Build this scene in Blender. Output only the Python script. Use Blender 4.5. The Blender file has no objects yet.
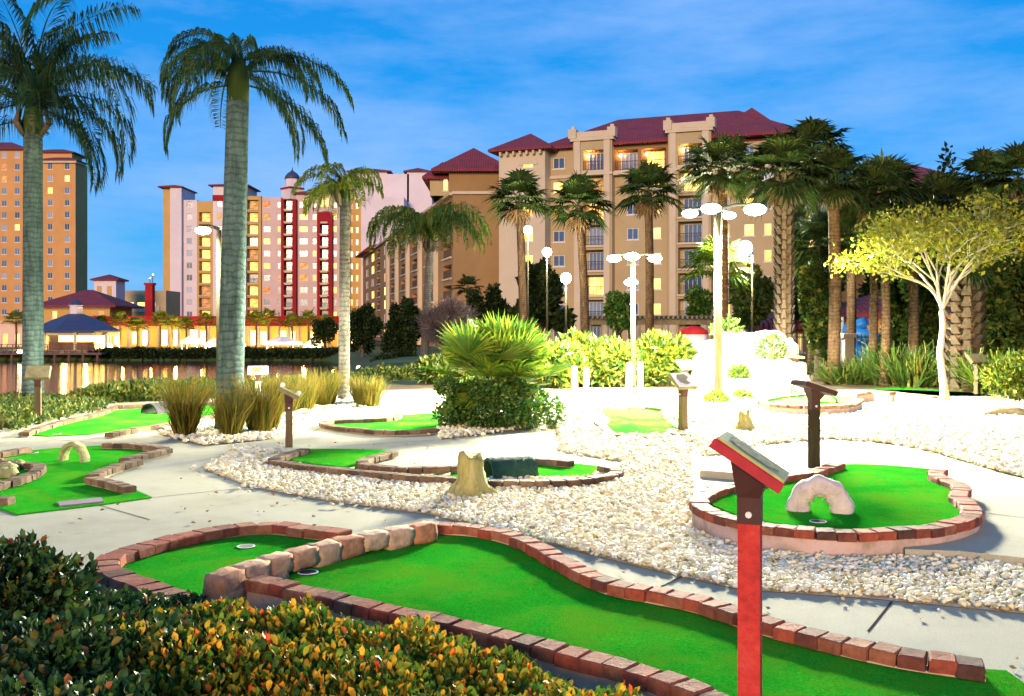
import bpy, math, random
import numpy as np
from mathutils import Vector, Matrix
random.seed(7); RNG = np.random.default_rng(11)
S = bpy.context.scene; COL = S.collection
R = math.radians
F, HZ, CH, CX = 1000.0, 328.0, 1.5, 512.0      # focal length in pixels, horizon row, eye height

SUN_E=2.45; SKY_TINT=(.20,1.05,1.32); SKY_SAT=1.2; CLOUD_COL=(3.4,5.6,10.2); SKY_STR=0.062; EXPO=0.8; LAMP_P=7600
SKY_LO=(.14,.50,1.0); SKY_MID=(.03,.36,.96); SKY_HI=(.008,.28,.88)
# ------------------------------------------------------------------ picture -> place
def pt(px, py, z=0.0, k=0.0):                  # point of the plane z + k*X seen at a pixel
    dx, dz = (px-CX)/F, -(py-HZ)/F
    t = (CH-z)/(k*dx-dz)
    return Vector((dx*t, t, CH+dz*t))
def xat(px, d): return (px-CX)/F*d
def zat(py, d): return CH-(py-HZ)/F*d
def dist(py, z=0.0): return F*(CH-z)/(py-HZ)

# ------------------------------------------------------------------ mesh builder
class MB:
    def __init__(s): s.v=[]; s.f=[]; s.m=[]
    def add(s, vs, fs, mi=0):
        b=len(s.v); s.v.extend([tuple(v) for v in vs])
        for f in fs: s.f.append([i+b for i in f]); s.m.append(mi)
    def box(s, c, size, rz=0.0, mi=0, M=None):
        x,y,z=[q/2 for q in size]
        vs=[Vector((a*x,b*y,d*z)) for d in (-1,1) for b in (-1,1) for a in (-1,1)]
        m = M if M is not None else Matrix.Rotation(rz,4,'Z')
        vs=[m@v+Vector(c) for v in vs]
        s.add(vs,[[0,2,3,1],[4,5,7,6],[0,1,5,4],[2,6,7,3],[0,4,6,2],[1,3,7,5]],mi)
    def cbox(s, c, size, M=None, ch=0.012, mi=0, jit=0.0):   # box with chamfered upper edges
        x,y,z=[q/2 for q in size]; M=M or Matrix.Identity(4); j=lambda: random.uniform(-jit,jit)
        vs=[]
        for (zz,ix) in ((-z,0),(z-ch,0),(z,ch)):
            for a,b in ((-1,-1),(1,-1),(1,1),(-1,1)):
                vs.append(M@Vector((a*(x-ix)+j(),b*(y-ix)+j(),zz+j()*.6))+Vector(c))
        fs=[[3,2,1,0],[8,9,10,11]]
        for l in (0,4):
            for i in range(4): fs.append([l+i,l+(i+1)%4,l+4+(i+1)%4,l+4+i])
        s.add(vs,fs,mi)
    def tube(s, pts, rad, n=8, cap=True, mi=0):
        pts=[Vector(p) for p in pts]
        if not hasattr(rad,'__len__'): rad=[rad]*len(pts)
        rings=[]; ref=None
        for i,p in enumerate(pts):
            t=(pts[min(i+1,len(pts)-1)]-pts[max(i-1,0)]).normalized()
            if ref is None: ref=Vector((1,0,0)) if abs(t.x)<.8 else Vector((0,1,0))
            a=(ref-t*ref.dot(t)).normalized(); b=t.cross(a); ref=a
            rings.append([p+(a*math.cos(2*math.pi*k/n)+b*math.sin(2*math.pi*k/n))*rad[i] for k in range(n)])
        vs=[v for r in rings for v in r]; fs=[]
        for i in range(len(pts)-1):
            for k in range(n): fs.append([i*n+k,i*n+(k+1)%n,(i+1)*n+(k+1)%n,(i+1)*n+k])
        if cap: fs.append(list(range(n))[::-1]); fs.append([(len(pts)-1)*n+k for k in range(n)])
        s.add(vs,fs,mi)
    def lathe(s, c, prof, n=16, mi=0, sx=1, sy=1):      # prof: (radius, z)
        vs=[(c[0]+r*sx*math.cos(2*math.pi*k/n),c[1]+r*sy*math.sin(2*math.pi*k/n),c[2]+z) for r,z in prof for k in range(n)]
        fs=[]
        for i in range(len(prof)-1):
            for k in range(n): fs.append([i*n+k,i*n+(k+1)%n,(i+1)*n+(k+1)%n,(i+1)*n+k])
        fs.append(list(range(n))[::-1]); fs.append([(len(prof)-1)*n+k for k in range(n)])
        s.add(vs,fs,mi)
    def poly(s, pts, z0=None, mi=0):                    # face, with a skirt down to z0
        n=len(pts); a=sum(pts[i][0]*pts[(i+1)%n][1]-pts[(i+1)%n][0]*pts[i][1] for i in range(n))
        if a<0: pts=pts[::-1]
        s.add(pts,[list(range(n))],mi)
        if z0 is not None:
            for i in range(n):
                p,q=pts[i],pts[(i+1)%n]
                s.add([(p[0],p[1],z0),(q[0],q[1],z0),q,p],[[0,1,2,3]],mi)
    def build(s, name, mats, parent=None, smooth=False, loc=None):
        me=bpy.data.meshes.new(name); me.from_pydata(s.v,[],s.f)
        if not isinstance(mats,(list,tuple)): mats=[mats]
        for m in mats: me.materials.append(m)
        if len(mats)>1: me.polygons.foreach_set('material_index',s.m)
        if smooth: me.polygons.foreach_set('use_smooth',[True]*len(s.f))
        me.update()
        return link(name,me,parent,loc)
def link(name, me, parent=None, loc=None):
    o=bpy.data.objects.new(name,me); COL.objects.link(o)
    if loc is not None: o.location=loc
    if parent is not None: o.parent=parent
    return o
def npmesh(name, V, T, mats, parent=None, smooth=False, k=3, mi=None):
    me=bpy.data.meshes.new(name); nf=len(T)
    me.vertices.add(len(V)); me.vertices.foreach_set('co',np.asarray(V,dtype=np.float32).ravel())
    me.loops.add(nf*k); me.loops.foreach_set('vertex_index',np.asarray(T,dtype=np.int32).ravel())
    me.polygons.add(nf); me.polygons.foreach_set('loop_start',np.arange(0,nf*k,k,dtype=np.int32))
    me.polygons.foreach_set('loop_total',np.full(nf,k,dtype=np.int32))
    for m in (mats if isinstance(mats,(list,tuple)) else [mats]): me.materials.append(m)
    if smooth: me.polygons.foreach_set('use_smooth',np.ones(nf,dtype=bool))
    me.update(calc_edges=True); me.validate()
    return link(name,me,parent)

def tag(o, label=None, cat=None, group=None, kind=None):
    if label: o['label']=label
    if cat: o['category']=cat
    if group: o['group']=group
    if kind: o['kind']=kind
    return o
def thing(name, label, cat, loc=(0,0,0), rz=0.0, group=None):
    o=bpy.data.objects.new(name,None); COL.objects.link(o); o.empty_display_size=.2
    o.location=loc; o.rotation_euler=(0,0,rz)
    return tag(o,label,cat,group)

# ------------------------------------------------------------------ materials
def ramp(nt, fac, stops):
    r=nt.nodes.new('ShaderNodeValToRGB'); nt.links.new(fac,r.inputs[0]); e=r.color_ramp.elements
    while len(e)<len(stops): e.new(.5)
    for i,(p,c) in enumerate(stops): e[i].position=p; e[i].color=(*c,1)
    return r.outputs[0]
def newmat(name):
    m=bpy.data.materials.new(name); m.use_nodes=True; nt=m.node_tree
    return m,nt,nt.nodes['Principled BSDF']
def mixc(nt,fac,a,b,mode='MIX'):
    n=nt.nodes.new('ShaderNodeMix'); n.data_type='RGBA'; n.blend_type=mode
    for sock,val in ((n.inputs['Factor'],fac),(n.inputs[6],a),(n.inputs[7],b)):
        if hasattr(val,'links') or hasattr(val,'is_output'): nt.links.new(val,sock)
        elif isinstance(val,(int,float)): sock.default_value=val
        else: sock.default_value=(*val,1)
    return n.outputs[2]
def noise(nt, scale, detail=4, rough=.6, vec=None):
    n=nt.nodes.new('ShaderNodeTexNoise'); n.inputs['Scale'].default_value=scale
    n.inputs['Detail'].default_value=detail; n.inputs['Roughness'].default_value=rough
    if vec is not None: nt.links.new(vec,n.inputs['Vector'])
    return n.outputs[0]
def coords(nt, kind='Object', scale=None):
    t=nt.nodes.new('ShaderNodeTexCoord'); o=t.outputs[kind]
    if scale:
        mp=nt.nodes.new('ShaderNodeMapping'); nt.links.new(o,mp.inputs[0]); mp.inputs['Scale'].default_value=scale; o=mp.outputs[0]
    return o
def bump(nt, b, h, strength=.4, d=.02):
    n=nt.nodes.new('ShaderNodeBump'); n.inputs['Strength'].default_value=strength; n.inputs['Distance'].default_value=d
    nt.links.new(h,n.inputs['Height']); nt.links.new(n.outputs[0],b.inputs['Normal'])
def mat(name, c1, c2=None, c3=None, scale=3.0, rough=.75, bmp=0.0, bscale=None, island=0.0, metal=0.0, stretch=None, spec=.3):
    m,nt,b=newmat(name); b.inputs['Roughness'].default_value=rough; b.inputs['Metallic'].default_value=metal
    b.inputs['Specular IOR Level'].default_value=spec
    c2=c2 or tuple(q*.7 for q in c1)
    vec=coords(nt,'Object',stretch)
    n1=noise(nt,scale,6,.65,vec)
    st=[(.3,c2),(.62,c1)]
    if c3: st=[(.25,c2),(.5,c1),(.72,c3)]
    c=ramp(nt,n1,st)
    if island:
        g=nt.nodes.new('ShaderNodeNewGeometry')
        v=ramp(nt,g.outputs['Random Per Island'],[(0,(1-island,)*3),(1,(1+island*.6,)*3)])
        c=mixc(nt,1.0,c,v,'MULTIPLY')
    nt.links.new(c,b.inputs['Base Color'])
    if bmp:
        bump(nt,b,noise(nt,bscale or scale*6,5,.6,vec),bmp)
    return m
def leafmat(name, stops, rough=.45, trans=.3, spec=.35):
    m,nt,b=newmat(name); g=nt.nodes.new('ShaderNodeNewGeometry')
    c=ramp(nt,g.outputs['Random Per Island'],stops)
    c=mixc(nt,1.0,c,ramp(nt,noise(nt,2.2,3,.6,coords(nt)),[(.3,(.65,)*3),(.7,(1.25,)*3)]),'MULTIPLY')
    nt.links.new(c,b.inputs['Base Color']); b.inputs['Roughness'].default_value=rough
    b.inputs['Specular IOR Level'].default_value=spec
    t=nt.nodes.new('ShaderNodeBsdfTranslucent'); nt.links.new(c,t.inputs[0])
    x=nt.nodes.new('ShaderNodeMixShader'); x.inputs[0].default_value=trans
    nt.links.new(b.outputs[0],x.inputs[1]); nt.links.new(t.outputs[0],x.inputs[2])
    nt.links.new(x.outputs[0],nt.nodes['Material Output'].inputs[0])
    return m
def islandmat(name, stops, rough=.8, bmp=.3, bscale=30, nscale=14):
    m,nt,b=newmat(name); g=nt.nodes.new('ShaderNodeNewGeometry')
    c=ramp(nt,g.outputs['Random Per Island'],stops); vec=coords(nt)
    c=mixc(nt,1.0,c,ramp(nt,noise(nt,nscale,5,.65,vec),[(.3,(.55,)*3),(.68,(1.15,)*3)]),'MULTIPLY')
    nt.links.new(c,b.inputs['Base Color']); b.inputs['Roughness'].default_value=rough
    b.inputs['Specular IOR Level'].default_value=.2
    if bmp: bump(nt,b,noise(nt,bscale,5,.65,vec),bmp,.01)
    return m
def glow(name, col, strength, col2=None):
    m,nt,b=newmat(name); e=nt.nodes.new('ShaderNodeEmission'); e.inputs[1].default_value=strength
    if col2:
        oi=nt.nodes.new('ShaderNodeObjectInfo')
        c=mixc(nt,oi.outputs['Random'],col,col2)
        c=mixc(nt,1.0,c,ramp(nt,noise(nt,.9,2,.5,coords(nt)),[(.35,(.35,)*3),(.6,(1.0,)*3)]),'MULTIPLY')
        nt.links.new(c,e.inputs[0])
    else: e.inputs[0].default_value=(*col,1)
    nt.links.new(e.outputs[0],nt.nodes['Material Output'].inputs[0])
    return m
MT={}
def setup_mats():
    g=MT
    g['conc']=concmat()
    g['conc_wall']=mat('stained render',(.50,.36,.31),(.20,.17,.10),(.55,.42,.38),4,.9,.5,25)
    g['gravelbed']=mat('pale grit',(.62,.54,.38),(.45,.38,.25),(.68,.62,.48),25,.9,.8,60)
    g['stone']=islandmat('river pebbles',[(0,(.36,.30,.13)),(.1,(.66,.60,.36)),(.35,(.76,.73,.52)),(.65,(.82,.80,.66)),(.88,(.78,.68,.36)),(1,(.66,.62,.48))],.9,0,30,8)
    g['brick']=islandmat('tumbled pavers',[(0,(.085,.04,.03)),(.25,(.24,.06,.035)),(.5,(.34,.075,.04)),(.75,(.25,.09,.05)),(1,(.36,.14,.075))],.85,.6,45,20)  # brick colour with extra red for the warm foreground light
    g['brickmid']=islandmat('weathered pavers',[(0,(.06,.04,.03)),(.3,(.12,.075,.045)),(.7,(.17,.11,.065)),(1,(.22,.15,.09))],.9,.6,45,16)
    g['warmlitstone']=islandmat('rough warm lit stone',[(0,(.50,.22,.11)),(.5,(.58,.30,.17)),(1,(.62,.44,.28))],.95,1.0,30,14)  # orange pink tint is warm light put into the stone colour
    g['turf']=turfmat()
    g['soil']=mat('mulch soil',(.09,.055,.03),(.04,.03,.015),(.13,.09,.04),2.5,.95,.8,30)
    g['ground']=mat('lawn earth',(.05,.085,.02),(.06,.05,.025),(.06,.11,.025),.25,.95,.5,5)
    g['rub']=mat('black rubber',(.03,.03,.035),rough=.6)
    g['joint']=mat('dark joint',(.07,.06,.045),rough=1.0,spec=0.0)
    g['darkpost']=mat('dark stained timber',(.045,.034,.016),(.025,.02,.012),scale=6,rough=.9,stretch=(6,6,.6),bmp=.4,bscale=20,spec=.1)
    g['mat']=mat('grey rubber mat',(.20,.17,.20),(.13,.11,.13),scale=40,rough=.9)
    g['wht']=mat('white plastic',(.8,.8,.78),rough=.5)
    g['black']=mat('dark bronze metal',(.035,.035,.03),rough=.45,metal=.3)
    g['pole']=mat('olive bronze pole',(.055,.05,.022),(.035,.03,.015),scale=3,rough=.5,metal=.2)
    g['palepole']=mat('white painted pole',(.7,.68,.6),rough=.5)
    g['signpost']=mat('brown timber post',(.13,.095,.045),(.07,.055,.03),scale=6,rough=.8,stretch=(6,6,.6),bmp=.4,bscale=20)
    g['redlitpost']=mat('red lit post',(.50,.03,.022),(.24,.014,.012),(.55,.06,.04),scale=16,rough=.7,bmp=.3,bscale=60)  # red light painted into the post colour; the mottling is scuffing
    g['dkbracket']=mat('dark bracket',(.07,.022,.02),(.045,.018,.016),scale=12,rough=.6)
    g['redlitboard']=mat('red lit board edge',(.42,.02,.03),(.28,.015,.02),scale=10,rough=.6)  # same red foreground light, painted into the board
    g['olboard']=mat('olive board',(.22,.19,.09),(.14,.12,.06),scale=10,rough=.7)
    g['plaque']=mat('map plaque',(.42,.42,.12),(.15,.30,.25),(.6,.55,.3),9,.3)
    g['palmtrunk']=trunkmat('ringed palm bark',(.10,.17,.15),(.055,.095,.09))
    g['palmtrunk2']=trunkmat('pale palm bark',(.17,.17,.145),(.10,.10,.09))
    g['brownbark']=trunkmat('brown palm bark',(.13,.08,.04),(.06,.038,.02))
    g['bark']=mat('grey bark',(.12,.09,.06),(.06,.045,.03),scale=6,rough=.95,bmp=.6,bscale=15,stretch=(3,3,.7))
    g['palebark']=mat('pale smooth bark',(.42,.38,.30),(.28,.24,.17),scale=5,rough=.8,bmp=.3)
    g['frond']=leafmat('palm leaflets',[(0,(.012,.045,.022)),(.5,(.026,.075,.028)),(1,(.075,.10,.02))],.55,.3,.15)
    g['frondm']=leafmat('olive palm leaflets',[(0,(.025,.08,.018)),(.45,(.055,.12,.018)),(1,(.18,.17,.018))],.55,.3,.15)
    g['midleaf']=leafmat('mid green leaves',[(0,(.012,.035,.008)),(.55,(.035,.075,.012)),(1,(.13,.13,.018))],.6,.3,.12)
    g['frondy']=leafmat('lamp lit palm leaflets',[(0,(.05,.10,.006)),(.5,(.13,.18,.008)),(1,(.24,.22,.01))],.45,.35)  # yellow of the lamp light is painted into these leaflets
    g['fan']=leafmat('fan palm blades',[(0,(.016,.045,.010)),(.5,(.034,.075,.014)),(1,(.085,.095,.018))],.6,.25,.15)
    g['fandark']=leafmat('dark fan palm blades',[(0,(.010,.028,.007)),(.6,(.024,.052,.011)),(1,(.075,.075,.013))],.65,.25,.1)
    g['fanbright']=leafmat('bright fan blades',[(0,(.03,.11,.012)),(.45,(.08,.18,.015)),(1,(.26,.30,.02))],.35,.3)
    g['dead']=leafmat('dry fronds',[(0,(.12,.075,.03)),(1,(.22,.14,.06))],.8,.2)
    g['hedge']=leafmat('hedge leaves',[(0,(.035,.10,.012)),(.36,(.07,.15,.015)),(.56,(.19,.21,.02)),(.76,(.48,.29,.02)),(.94,(.58,.27,.02)),(1,(.60,.06,.015))],.5,.3,.2)
    g['bush']=leafmat('dark shrub leaves',[(0,(.014,.045,.012)),(.45,(.028,.075,.016)),(.82,(.06,.11,.02)),(.94,(.16,.10,.02)),(1,(.28,.07,.02))],.5,.2,.22)
    g['ivy']=leafmat('ivy leaves',[(0,(.02,.07,.015)),(.6,(.045,.13,.02)),(1,(.15,.19,.025))],.35,.2)
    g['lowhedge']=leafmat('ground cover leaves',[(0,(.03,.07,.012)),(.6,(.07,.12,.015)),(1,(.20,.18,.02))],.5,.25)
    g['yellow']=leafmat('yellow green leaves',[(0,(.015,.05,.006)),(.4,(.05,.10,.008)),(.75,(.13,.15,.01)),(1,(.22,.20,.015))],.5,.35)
    g['treeleaf']=leafmat('pale yellow tree leaves',[(0,(.08,.11,.006)),(.5,(.19,.20,.008)),(1,(.30,.27,.015))],.5,.35)
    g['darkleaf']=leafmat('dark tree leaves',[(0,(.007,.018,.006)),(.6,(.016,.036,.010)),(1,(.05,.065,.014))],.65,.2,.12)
    g['twig']=leafmat('bare twigs',[(0,(.11,.085,.085)),(1,(.20,.15,.13))],.9,.05)
    g['drygrass']=leafmat('straw grass',[(0,(.06,.075,.012)),(.4,(.13,.12,.015)),(.75,(.24,.15,.02)),(1,(.10,.15,.02))],.7,.25,.15)
    g['iris']=leafmat('strap leaves',[(0,(.03,.08,.015)),(.7,(.07,.14,.02)),(1,(.22,.22,.04))],.4,.25)
    g['rock']=mat('pale boulder',(.46,.40,.29),(.24,.20,.13),(.56,.51,.40),3,.9,1.2,9)
    g['archrock']=mat('grey pink rock',(.55,.47,.42),(.30,.26,.23),(.62,.55,.48),9,.9,1.0,28)
    g['moss']=mat('mossy rock',(.30,.30,.12),(.14,.13,.08),(.42,.36,.22),12,.95,1.0,30)
    g['stump']=mat('mossy stump wood',(.36,.32,.10),(.14,.13,.05),(.46,.40,.18),5,.95,1.0,14,stretch=(5,5,.6))
    g['grntun']=mat('dark green tunnel',(.02,.075,.04),(.012,.04,.025),scale=20,rough=.9,bmp=.8,bscale=60)
    g['timber']=mat('weathered timber',(.26,.22,.13),(.15,.12,.07),scale=5,rough=.9,bmp=.5)
    g['red']=mat('red canvas',(.55,.02,.02),rough=.7)
    g['blue']=mat('blue fibreglass',(.04,.26,.62),(.03,.2,.5),rough=.35)
    # buildings
    g['orange']=mat('orange stucco',(.52,.27,.10),(.44,.225,.085),scale=.25,rough=.9)
    g['ochre']=mat('ochre stucco',(.48,.30,.10),(.41,.25,.08),scale=.25,rough=.9)
    g['pink']=mat('pinkish stucco',(.54,.40,.38),(.47,.34,.32),scale=.25,rough=.9)
    g['white']=mat('white stucco',(.60,.53,.57),(.53,.46,.50),scale=.2,rough=.9)
    g['crimson']=mat('crimson stucco',(.27,.008,.014),(.21,.006,.011),scale=.3,rough=.85)
    g['tan']=mat('tan stucco',(.40,.315,.18),(.33,.26,.15),scale=.2,rough=.9,bmp=.2,bscale=8)
    g['cream']=mat('cream stucco',(.50,.42,.31),(.43,.36,.26),scale=.2,rough=.9,bmp=.2,bscale=8)
    g['brown']=mat('rust brown stucco',(.27,.165,.075),(.22,.135,.06),scale=.18,rough=.9,bmp=.2,bscale=8)
    g['roof']=roofmat('red barrel tiles',(.26,.035,.045),(.17,.022,.035))
    g['blueroof']=mat('slate blue metal roof',(.045,.055,.12),(.03,.038,.085),scale=2,rough=.5)
    g['trim']=mat('pale trim',(.50,.42,.31),(.45,.37,.27),scale=.6,rough=.85)
    g['dkrail']=mat('dark railing',(.05,.045,.045),rough=.5,metal=.4)
    g['frame']=mat('window frame',(.62,.58,.55),rough=.6)
    g['inside']=mat('shaded room wall',(.35,.24,.14),rough=.9)
    g['deck']=mat('deck planks',(.13,.07,.06),(.08,.045,.04),scale=3,rough=.8,stretch=(1,12,1))
    g['tent']=mat('white canvas',(.75,.74,.80),rough=.8)
    g['glassdark']=glassmat('dusk glass')
    g['lit']=glow('lit window',(1.0,.62,.12),3.4,(1.0,.30,.05))
    g['litsoft']=glow('dim lit window',(1.0,.45,.10),1.0,(.9,.25,.06))
    g['warm']=glow('glowing interior wall',(1.0,.55,.11),9.0)  # surface emits by itself in place of lamp light on inner walls
    g['bulb']=glow('warm bulb',(1.0,.8,.5),14)
    g['lamp']=glow('flood lamp lens',(1.0,.96,.84),30)
    g['water']=watermat()
def turfmat():
    m,nt,b=newmat('putting turf'); vec=coords(nt)
    c=ramp(nt,noise(nt,1.1,4,.6,vec),[(.3,(.012,.22,.012)),(.55,(.022,.31,.018)),(.75,(.065,.35,.014))])
    c=mixc(nt,1.0,c,ramp(nt,noise(nt,90,3,.7,vec),[(.3,(.5,.55,.5)),(.7,(1.55,1.4,1.3))]),'MULTIPLY')
    wear=ramp(nt,noise(nt,1.5,9,.8,vec),[(.47,(0,0,0)),(.68,(.85,.85,.85))]); c=mixc(nt,wear,c,(.11,.25,.014))
    dirt=ramp(nt,noise(nt,14,3,.6,vec),[(.68,(0,0,0)),(.76,(.5,.5,.5))]); c=mixc(nt,dirt,c,(.03,.13,.012))
    nt.links.new(c,b.inputs['Base Color']); b.inputs['Roughness'].default_value=1.0; b.inputs['Specular IOR Level'].default_value=0.0
    bump(nt,b,noise(nt,220,3,.7,vec),.7,.01); return m
def concmat():
    m,nt,b=newmat('concrete'); vec=coords(nt)
    c=ramp(nt,noise(nt,.7,7,.7,vec),[(.28,(.27,.25,.17)),(.5,(.35,.335,.24)),(.72,(.40,.385,.29))])
    c=mixc(nt,1.0,c,ramp(nt,noise(nt,110,3,.7,vec),[(.3,(.82,.82,.82)),(.7,(1.12,1.12,1.12))]),'MULTIPLY')
    st=ramp(nt,noise(nt,3.1,6,.7,vec),[(.58,(0,0,0)),(.75,(.5,.5,.5))]); c=mixc(nt,st,c,(.21,.19,.13))
    nt.links.new(c,b.inputs['Base Color']); b.inputs['Roughness'].default_value=.92; b.inputs['Specular IOR Level'].default_value=.15
    bump(nt,b,noise(nt,70,5,.7,vec),.3,.01); return m
def trunkmat(name,c1,c2):
    m,nt,b=newmat(name); vec=coords(nt)
    w=nt.nodes.new('ShaderNodeTexWave'); w.bands_direction='Z'; w.inputs['Scale'].default_value=3.2; w.inputs['Distortion'].default_value=5.5
    w.inputs['Detail'].default_value=3; w.inputs['Detail Scale'].default_value=1.6; nt.links.new(vec,w.inputs['Vector'])
    c=ramp(nt,noise(nt,5,6,.7,vec),[(.3,c2),(.65,c1)])
    c=mixc(nt,1.0,c,ramp(nt,w.outputs[1],[(0,(.62,.62,.62)),(.3,(1,1,1))]),'MULTIPLY')
    vs=coords(nt,'Object',(3,3,.5)); c=mixc(nt,1.0,c,ramp(nt,noise(nt,4,6,.7,vs),[(.35,(.5,.52,.5)),(.6,(1.15,1.1,1.05))]),'MULTIPLY')
    nt.links.new(c,b.inputs['Base Color']); b.inputs['Roughness'].default_value=.9; b.inputs['Specular IOR Level'].default_value=.15
    bump(nt,b,w.outputs[1],.5,.02); return m
def roofmat(name,c1,c2):
    m,nt,b=newmat(name); vec=coords(nt)
    c=ramp(nt,noise(nt,.8,6,.7,vec),[(.3,c2),(.65,c1)])
    w=nt.nodes.new('ShaderNodeTexWave'); w.bands_direction='X'; w.inputs['Scale'].default_value=1.1; nt.links.new(vec,w.inputs['Vector'])
    w2=nt.nodes.new('ShaderNodeTexWave'); w2.bands_direction='Z'; w2.inputs['Scale'].default_value=1.4; nt.links.new(vec,w2.inputs['Vector'])
    c=mixc(nt,1.0,c,ramp(nt,w2.outputs[1],[(0,(.6,)*3),(.4,(1,)*3)]),'MULTIPLY')
    nt.links.new(c,b.inputs['Base Color']); b.inputs['Roughness'].default_value=.8
    bump(nt,b,w.outputs[1],.7,.15); return m
def glassmat(name):
    m,nt,b=newmat(name); oi=nt.nodes.new('ShaderNodeObjectInfo')
    c=ramp(nt,oi.outputs['Random'],[(0,(.02,.035,.07)),(.5,(.06,.10,.20)),(.8,(.18,.23,.36)),(1,(.34,.34,.42))])  # bluish stops also carry a painted sky reflection
    nt.links.new(c,b.inputs['Base Color']); b.inputs['Roughness'].default_value=.12; b.inputs['Specular IOR Level'].default_value=.9; return m
def watermat():
    m,nt,b=newmat('lake water'); b.inputs['Base Color'].default_value=(.012,.018,.03,1); b.inputs['Roughness'].default_value=.07
    b.inputs['IOR'].default_value=1.33
    vec=coords(nt,'Object',(.5,2.2,1)); bump(nt,b,noise(nt,1.3,4,.6,vec),.12,.12); return m
setup_mats()

# ------------------------------------------------------------------ splines and leaves
def spline(pts, step, closed=False):
    P=[Vector(p) for p in pts]; n=len(P); out=[]
    rng=range(n if closed else n-1)
    for i in rng:
        if closed: a,b,c,d=P[(i-1)%n],P[i],P[(i+1)%n],P[(i+2)%n]
        else: a,b,c,d=P[max(i-1,0)],P[i],P[i+1],P[min(i+2,n-1)]
        k=max(1,int((c-b).length/step))
        for j in range(k):
            t=j/k
            out.append(.5*((2*b)+(c-a)*t+(2*a-5*b+4*c-d)*t*t+(3*b-a-3*c+d)*t**3))
    if not closed: out.append(P[-1].copy())
    return out
def even(pts, L):
    acc=[0]
    for i in range(1,len(pts)): acc.append(acc[-1]+(pts[i]-pts[i-1]).length)
    n=max(1,round(acc[-1]/L)); st=acc[-1]/n; res=[]; j=0
    for i in range(n):
        s=(i+.5)*st
        while j<len(acc)-2 and acc[j+1]<s: j+=1
        t=(s-acc[j])/max(1e-6,acc[j+1]-acc[j]); p=pts[j].lerp(pts[j+1],t); res.append((p,(pts[j+1]-pts[j]).normalized()))
    return res,st
def norm(a): return a/np.maximum(np.linalg.norm(a,axis=-1,keepdims=True),1e-9)
def leafcloud(name, C, D, L, Wd, material, parent, fold=.25, ovate=False):
    """one folded leaf blade per point: C base, D direction, L length, Wd width"""
    n=len(C); D=norm(D); r=norm(np.cross(D,norm(RNG.normal(size=(n,3))))); u=np.cross(r,D)
    L=L[:,None]; Wd=Wd[:,None]
    if not ovate:
        mid=C+D*L*.5
        V=np.stack([C,mid+r*Wd*.5+u*Wd*fold,C+D*L,mid-r*Wd*.5+u*Wd*fold],1).reshape(-1,3)
        b=np.arange(n)[:,None]*4
        T=np.concatenate([b+np.array([[0,1,2]]),b+np.array([[0,2,3]])],0)
        return npmesh(name,V,T,material,parent)
    cv=(.10+.25*RNG.random((n,1)))*L
    m1=C+D*L*.36+u*cv*.35; m2=C+D*L*.72+u*cv*.2; tip=C+D*L-u*cv*.5
    V=np.stack([C,m1+r*Wd*.40+u*Wd*.13,m2+r*Wd*.46+u*Wd*.13,tip,m2-r*Wd*.46+u*Wd*.13,m1-r*Wd*.40+u*Wd*.13,m1,m2],1).reshape(-1,3)
    b=np.arange(n)[:,None]*8
    F=[(0,1,6),(0,6,5),(1,2,7),(1,7,6),(6,7,4),(6,4,5),(2,3,7),(7,3,4)]
    T=np.concatenate([b+np.array([q]) for q in F],0)
    return npmesh(name,V,T,material,parent,True)
def blob_points(blobs, n, inner=.55):
    vol=np.array([b[1][0]*b[1][1]*b[1][2] for b in blobs])**(2/3); k=RNG.choice(len(blobs),n,p=vol/vol.sum())
    c=np.array([b[0] for b in blobs])[k]; r=np.array([b[1] for b in blobs])[k]
    d=norm(RNG.normal(size=(n,3))); q=inner+(1-inner)*RNG.random((n,1))**.6
    bumpy=1+.18*np.sin(d[:,0:1]*7+k[:,None])*np.cos(d[:,2:3]*6+k[:,None]*2)
    return c+d*r*q*bumpy, norm(d/np.maximum(r,.01))
def shrub(label, blobs, n, leaf, material, name='shrub', cat='shrub', group=None, zmin=0.0, up=.35, wide=.5, stems=6, inner=.55, ovate=False):
    cx=np.mean([b[0][0] for b in blobs]); cy=np.mean([b[0][1] for b in blobs])
    t=thing(name,label,cat,(cx,cy,zmin),0,group); off=np.array([cx,cy,zmin])
    C,N=blob_points(blobs,n,inner); ok=C[:,2]>zmin+.01; C,N=C[ok],N[ok]
    D=N*.8+RNG.normal(size=C.shape)*.55+np.array([0,0,up])
    L=leaf*(.65+.7*RNG.random(len(C)))
    leafcloud('foliage',C-off,D,L,L*wide,material,t,.25,ovate)
    mb=MB()
    for i in range(stems):
        b=blobs[i%len(blobs)]; p=Vector(b[0])+Vector((random.uniform(-.4,.4)*b[1][0],random.uniform(-.4,.4)*b[1][1],.3*b[1][2]))
        q=Vector((p.x*.8+b[0][0]*.2,p.y*.8+b[0][1]*.2,zmin)); r=.012+.012*b[1][2]
        mb.tube([q-Vector(off),q.lerp(p,.5)-Vector(off)+Vector((random.uniform(-.05,.05),0,0)),p-Vector(off)],[r,r*.8,r*.4],5)
    mb.build('stems',MT['bark'],t)
    return t
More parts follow.
